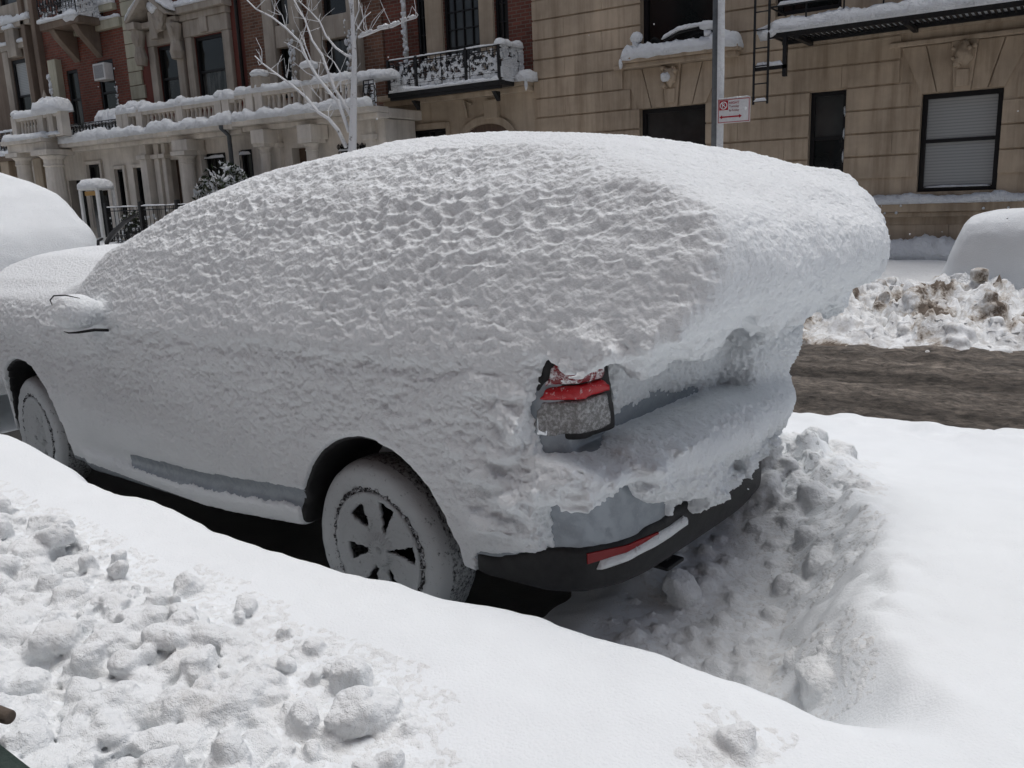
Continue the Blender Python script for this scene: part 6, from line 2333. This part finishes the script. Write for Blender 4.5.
def sign_pole():
    y = 13.2
    x = float(at(716.5, 145, y)[0])
    p = empty('street_pole', (x, y, 0.25))
    mb = MB()
    mb.tube([(0, 0, -0.1), (0, 0, 7.5)], [0.085, 0.07], 18)
    mb.build('shaft', M['grey_metal'], p, True)
    MB().lathe([(0.17, 0), (0.17, 0.3), (0.12, 0.4), (0.11, 0.6)], (0, 0, -0.1), 16).build('base', M['grey_metal'], p, True)
    # wind driven snow stuck on one side of the shaft
    vs, fs = [], []
    n, k = 120, 9
    for i in range(n):
        zz = 0.1 + 7.2 * i / (n - 1)
        w = 1.0 + 0.14 * float(fbm(np.array([[zz * 2.2, 3.0, 0]]), 3)[0]) * 2
        for j in range(k):
            a = math.radians(-58 + 116 * j / (k - 1) - 22)
            r = 0.079 + 0.035 * math.sin(math.pi * j / (k - 1)) * w if 0 < j < k - 1 else 0.068
            vs.append((r * math.cos(a), r * math.sin(a), zz))
    for i in range(n - 1):
        for j in range(k - 1):
            fs.append((i * k + j, i * k + j + 1, (i + 1) * k + j + 1, (i + 1) * k + j))
    MB().add(vs, fs).build('snow', M['snow_far'], p, True)
    tag(p, 'grey street pole with snow stuck down its right side', 'pole')
    # parking sign, a plate of its own bolted on the pole
    yy = y - 0.14
    a, c = at(717.5, 99.5, yy), at(750, 121.5, yy)
    w, hgt = float(c[0] - a[0]), 0.355
    zc = float((a[2] + c[2]) / 2)
    s = empty('parking_sign', (float(a[0] + c[0]) / 2, yy, zc))
    MB().box(-w / 2, w / 2, 0, 0.006, -hgt / 2, hgt / 2).build('plate', M['sign_white'], s, False, 0.004)
    bd = MB()
    e, th = 0.012, 0.009
    for (x0, x1, z0, z1) in ((-w / 2 + e, w / 2 - e, hgt / 2 - e - th, hgt / 2 - e), (-w / 2 + e, w / 2 - e, -hgt / 2 + e, -hgt / 2 + e + th), (-w / 2 + e, -w / 2 + e + th, -hgt / 2 + e + th, hgt / 2 - e - th), (w / 2 - e - th, w / 2 - e, -hgt / 2 + e + th, hgt / 2 - e - th)):
        bd.box(x0, x1, -0.003, -0.0005, z0, z1)
    bd.build('border', M['sign_red'], s)
    sq = MB().box(-w / 2 + 0.03, -w / 2 + 0.165, -0.004, -0.0005, 0.015, 0.15).build('symbol', M['sign_red'], s)
    cx, cz = -w / 2 + 0.0975, 0.0825
    rr = MB().ring((cx, -0.006, cz), 0.050, 0.007, 24, 6)
    rr.box(cx - 0.022, cx - 0.010, -0.007, -0.0045, cz - 0.032, cz + 0.032)
    rr.ring((cx - 0.003, -0.006, cz + 0.014), 0.015, 0.005, 14, 5)
    rr.tube([(cx - 0.036, -0.0065, cz + 0.036), (cx + 0.036, -0.0065, cz - 0.036)], 0.006, 5)
    rr.build('symbol_ring', M['sign_white'], sq)
    ar = MB()
    za = -0.085
    ar.box(-w / 2 + 0.07, w / 2 - 0.16, -0.004, -0.0005, za - 0.010, za + 0.010)
    ar.prism_xz([(-w / 2 + 0.035, za), (-w / 2 + 0.075, za - 0.028), (-w / 2 + 0.075, za + 0.028)], -0.004, -0.0005)
    ar.prism_xz([(w / 2 - 0.125, za), (w / 2 - 0.165, za + 0.028), (w / 2 - 0.165, za - 0.028)], -0.004, -0.0005)
    ar.build('arrow', M['sign_red'], s)
    def text(body, size, px, pz, m):
        cu = bpy.data.curves.new('lettering', 'FONT')
        cu.body = body
        cu.size = size
        cu.extrude = 0.0008
        cu.materials.append(M[m])
        tmp = bpy.data.objects.new('lettering_curve', cu)
        COL.objects.link(tmp)
        me = bpy.data.meshes.new_from_object(tmp.evaluated_get(bpy.context.evaluated_depsgraph_get()))
        bpy.data.objects.remove(tmp)
        o = bpy.data.objects.new('lettering', me)
        link(o, s)
        o.location = (px, -0.0025, pz)
        o.rotation_euler = (math.pi / 2, 0, 0)
    x_ = -w / 2 + 0.18
    text('NIGHT', 0.050, x_, 0.095, 'sign_red')
    text('Tuesday', 0.046, x_, 0.047, 'sign_text')
    text('& Friday', 0.046, x_, -0.010, 'sign_text')
    b2 = MB()
    b2.tube([(-w / 2 + 0.03, 0.004, hgt / 2 - 0.09), (-w / 2 + 0.03, 0.14, hgt / 2 - 0.09)], 0.012, 6)
    b2.build('bracket', M['grey_metal'], s)
    MB().snow([(-w / 2, 0.0, hgt / 2), (w / 2, 0.0, hgt / 2)], 0.012, 0.014, 5).build('snow', M['snow_far'], s, True)
    tag(s, 'small white parking sign with red square and double arrow on the pole', 'sign')


sign_pole()


def leafy_shrub(name, label, c, rx, ry, rz, n, leaf, snowy, seed):
    rg = np.random.default_rng(seed)
    t = empty(name, (c[0], c[1], 0.25))
    st = MB()
    lf, sn = MB(), MB()
    for k in range(14):
        a = rg.uniform(0, 2 * math.pi)
        e = np.array([c[0] + rx * 0.75 * math.cos(a) * rg.random(), c[1] + ry * 0.75 * math.sin(a) * rg.random(), c[2] + rz * rg.uniform(0.2, 0.9)])
        st.tube([(c[0], c[1], 0.25), ((c[0] + e[0]) / 2 + rg.normal(0, .05), (c[1] + e[1]) / 2, (0.25 + e[2]) / 2 + 0.15), tuple(e)], [0.018, 0.012, 0.005], 5)
    cl = [(rg.normal(0, 0.42, 3)) for _ in range(22)]
    for k in range(n):
        d = cl[rg.integers(len(cl))] + rg.normal(0, 0.20, 3)
        l_ = np.linalg.norm(d)
        if l_ > 1:
            d /= l_
        p = np.array(c) + d * np.array([rx, ry, rz])
        u = rg.normal(size=3)
        u /= np.linalg.norm(u)
        v = np.cross(u, rg.normal(size=3))
        v /= np.linalg.norm(v)
        s_ = leaf * rg.uniform(0.6, 1.3)
        nrm = np.cross(u, v) * s_ * 0.12
        quad = [p - u * s_, p - v * s_ * 0.4 + nrm, p + u * s_, p + v * s_ * 0.4 + nrm]
        (sn if rg.random() < snowy * (0.6 + 0.8 * (d[2] > 0)) else lf).add(quad, [(0, 1, 2, 3)])
    st.build('stems', M['bark'], t, True)
    lo = lf.build('leaves', M['leaf'], t)
    so_ = MB()
    for k in range(int(46 * snowy * 2)):
        d = cl[rg.integers(len(cl))] + rg.normal(0, 0.16, 3)
        d /= max(1, np.linalg.norm(d))
        so_.blob(np.array(c) + d * np.array([rx, ry, rz]) + np.array([0, 0, 0.03]), rg.uniform(0.02, 0.055), k, 1, 0.5, (1.4, 1.2, 0.6))
    o = len(so_.v)
    so_.add(sn.v, sn.f)
    so_.build('snow', M['snow_far'], t)
    for ch in t.children:
        ch.matrix_parent_inverse = Matrix.Translation(t.location).inverted()
    tag(t, label, 'shrub')


a = at(222, 182, 14.6)
leafy_shrub('shrub', 'snow dusted evergreen shrub in front of the barred cream window', (a[0], 14.6, 1.62), 0.95, 0.55, 1.05, 2600, 0.085, 0.40, 91)
a = at(132, 203, 13.9)
leafy_shrub('shrub', 'low dark bush behind the snowy iron fence', (a[0], 13.9, 1.30), 0.36, 0.3, 0.32, 700, 0.05, 0.06, 92)


def iron_fence():
    y = 13.5
    x0, x1 = float(at(108, 220, y)[0]), float(at(262, 220, y)[0])
    zt = float(at(125, 207, y)[2])
    f = empty('iron_fence', ((x0 + x1) / 2, y, 0.2))
    mb = MB()
    ironwork(x0, x1, 0.25, zt, y, mb, 'x', True, 0.16)
    mb.build('panel', M['iron'], f)
    mp = MB()
    xx = x0
    while xx <= x1 + 0.01:
        mp = MB().box(xx - 0.05, xx + 0.05, y - 0.05, y + 0.05, 0.2, zt + 0.12)
        mp.build('post', M['iron'], f, False, 0.008)
        xx += (x1 - x0) / 4
    s = MB()
    packed_snow(x0, x1, 0.25, zt - 0.06, y + 0.03, s, 'x', 0.24, 0.045, 55)
    s.snow([(x0, y, zt), (x1, y, zt)], 0.03, 0.025, 56, amp=0.9)
    s.snow([(x0, y - 0.1, 0.30), (x1, y - 0.1, 0.30)], 0.2, 0.25, 57)
    s.build('snow', M['snow_far'], f)
    for ch in f.children:
        ch.matrix_parent_inverse = Matrix.Translation(f.location).inverted()
    tag(f, 'low black iron fence with snow between its scrolls', 'fence')


iron_fence()


def box_stand():
    """white framed notice box on the pavement under a thick cap of snow"""
    y = 13.9
    x0, x1 = float(at(88, 200, y)[0]), float(at(107, 200, y)[0])
    zt = float(at(98, 190, y)[2])
    f = empty('notice_box', ((x0 + x1) / 2, y, 0.2))
    fr = MB()
    for xx in (x0, x1 - 0.10):
        for yy in (y - 0.25, y + 0.2):
            fr.box(xx, xx + 0.10, yy, yy + 0.07, 0.2, zt)
    fr.box(x0, x1, y - 0.25, y + 0.27, zt, zt + 0.06)
    fr.box(x0 + 0.1, x1 - 0.1, y - 0.22, y + 0.2, 0.80, 0.88)
    fr.build('frame', M['white_paint'], f, False, 0.01)
    MB().box(x0 + 0.1, x1 - 0.1, y + 0.08, y + 0.12, 0.9, zt - 0.02).build('dark_panel', M['glass'], f)
    MB().box(x0 + 0.22, x1 - 0.12, y - 0.2, y - 0.17, zt - 0.14, zt - 0.03).build('ochre_strip', M['ochre'], f)
    s = MB()
    s.snow([(x0 - 0.06, y, zt + 0.05), (x1 + 0.05, y, zt + 0.05)], 0.32, 0.22, 58, amp=0.3, droop=0.02)
    s.snow([(x0 - 0.2, y - 0.4, 0.55), (x1 + 0.9, y - 0.35, 0.55)], 0.3, 0.25, 59)
    s.build('snow', M['snow_far'], f, True)
    for ch in f.children:
        ch.matrix_parent_inverse = Matrix.Translation(f.location).inverted()
    tag(f, 'white framed notice box with dark front under a thick snow cap', 'box')


box_stand()

# ------------------------------------------------------------------ unseen house added behind the camera to shade the near side of the street
def shading_house():
    X0, X1, Y = -26.0, 18.0, -5.0
    b = empty('apartment_building', (-4.0, Y, 0.2))
    mb = MB()
    mb.box(X0, X1, Y - 8, Y, 0.0, 15.0)
    w = mb.build('wall', M['brick_dark'], b)
    proto = None
    for k in range(15):
        for j in range(4):
            if proto is None:
                proto = MB().box(0, 1.2, 0.002, 0.06, 0, 1.9).build('window', M['frame'], b)
                MB().box(0.08, 1.12, 0.062, 0.07, 0.08, 1.82).build('pane', M['glass'], proto)
                w_ = proto
            else:
                w_ = add_tree(proto, b)
            w_.location = (X0 + 1.2 + 2.9 * k, Y, 1.6 + 3.3 * j)
    MB().box(X0, X1, Y + 0.002, Y + 0.4, 15.0, 15.6).build('cornice', M['brownstone'], b)
    finish(b, 'dark brick apartment house added unseen behind the photographer to block sky light', 'building')


shading_house()

# ------------------------------------------------------------------ close to the photographer, lower left corner
rb = MB()
rb.box(-0.9, 0.30, -0.05, 0.05, -0.05, 0.05)
ro = rb.build('bench_rail', M['dark_green'], None, False, 0.015)
p0, p1 = at(-60, 752, 0.56), at(-8, 796, 0.56)
ro.location = Vector(p1)
ro.rotation_euler = Vector(p1 - p0).to_track_quat('X', 'Z').to_euler()
tag(ro, 'dark green painted rail end crossing the lower left corner', 'rail')
tw_ = MB()
p = at(5, 718, 0.68)
tw_.tube([tuple(p + np.array([-0.30, -0.05, 0.02])), tuple(p + np.array([-0.1, -0.01, 0.0])), tuple(p + np.array([0.0, 0.01, -0.005]))], [0.017, 0.018, 0.014], 10)
to = tw_.build('wooden_stick', M['bark'], None, True, 0.004)
tag(to, 'stub of a brown stick above the snow clods at the left edge', 'stick')

# ------------------------------------------------------------------ a few flakes still drifting down
fl = MB()
rg = np.random.default_rng(77)
for k in range(60):
    dpt = rg.uniform(4.5, 15)
    px, py = rg.uniform(-100, 1150), rg.uniform(-60, 330)
    fl.blob(tuple(at(px, py, dpt)), rg.uniform(0.006, 0.011), k, 1, 0.4)
fo_ = fl.build('falling_snow', M['snow_far'], None, True)
tag(fo_, 'last white flakes drifting down over the street', kind='stuff')
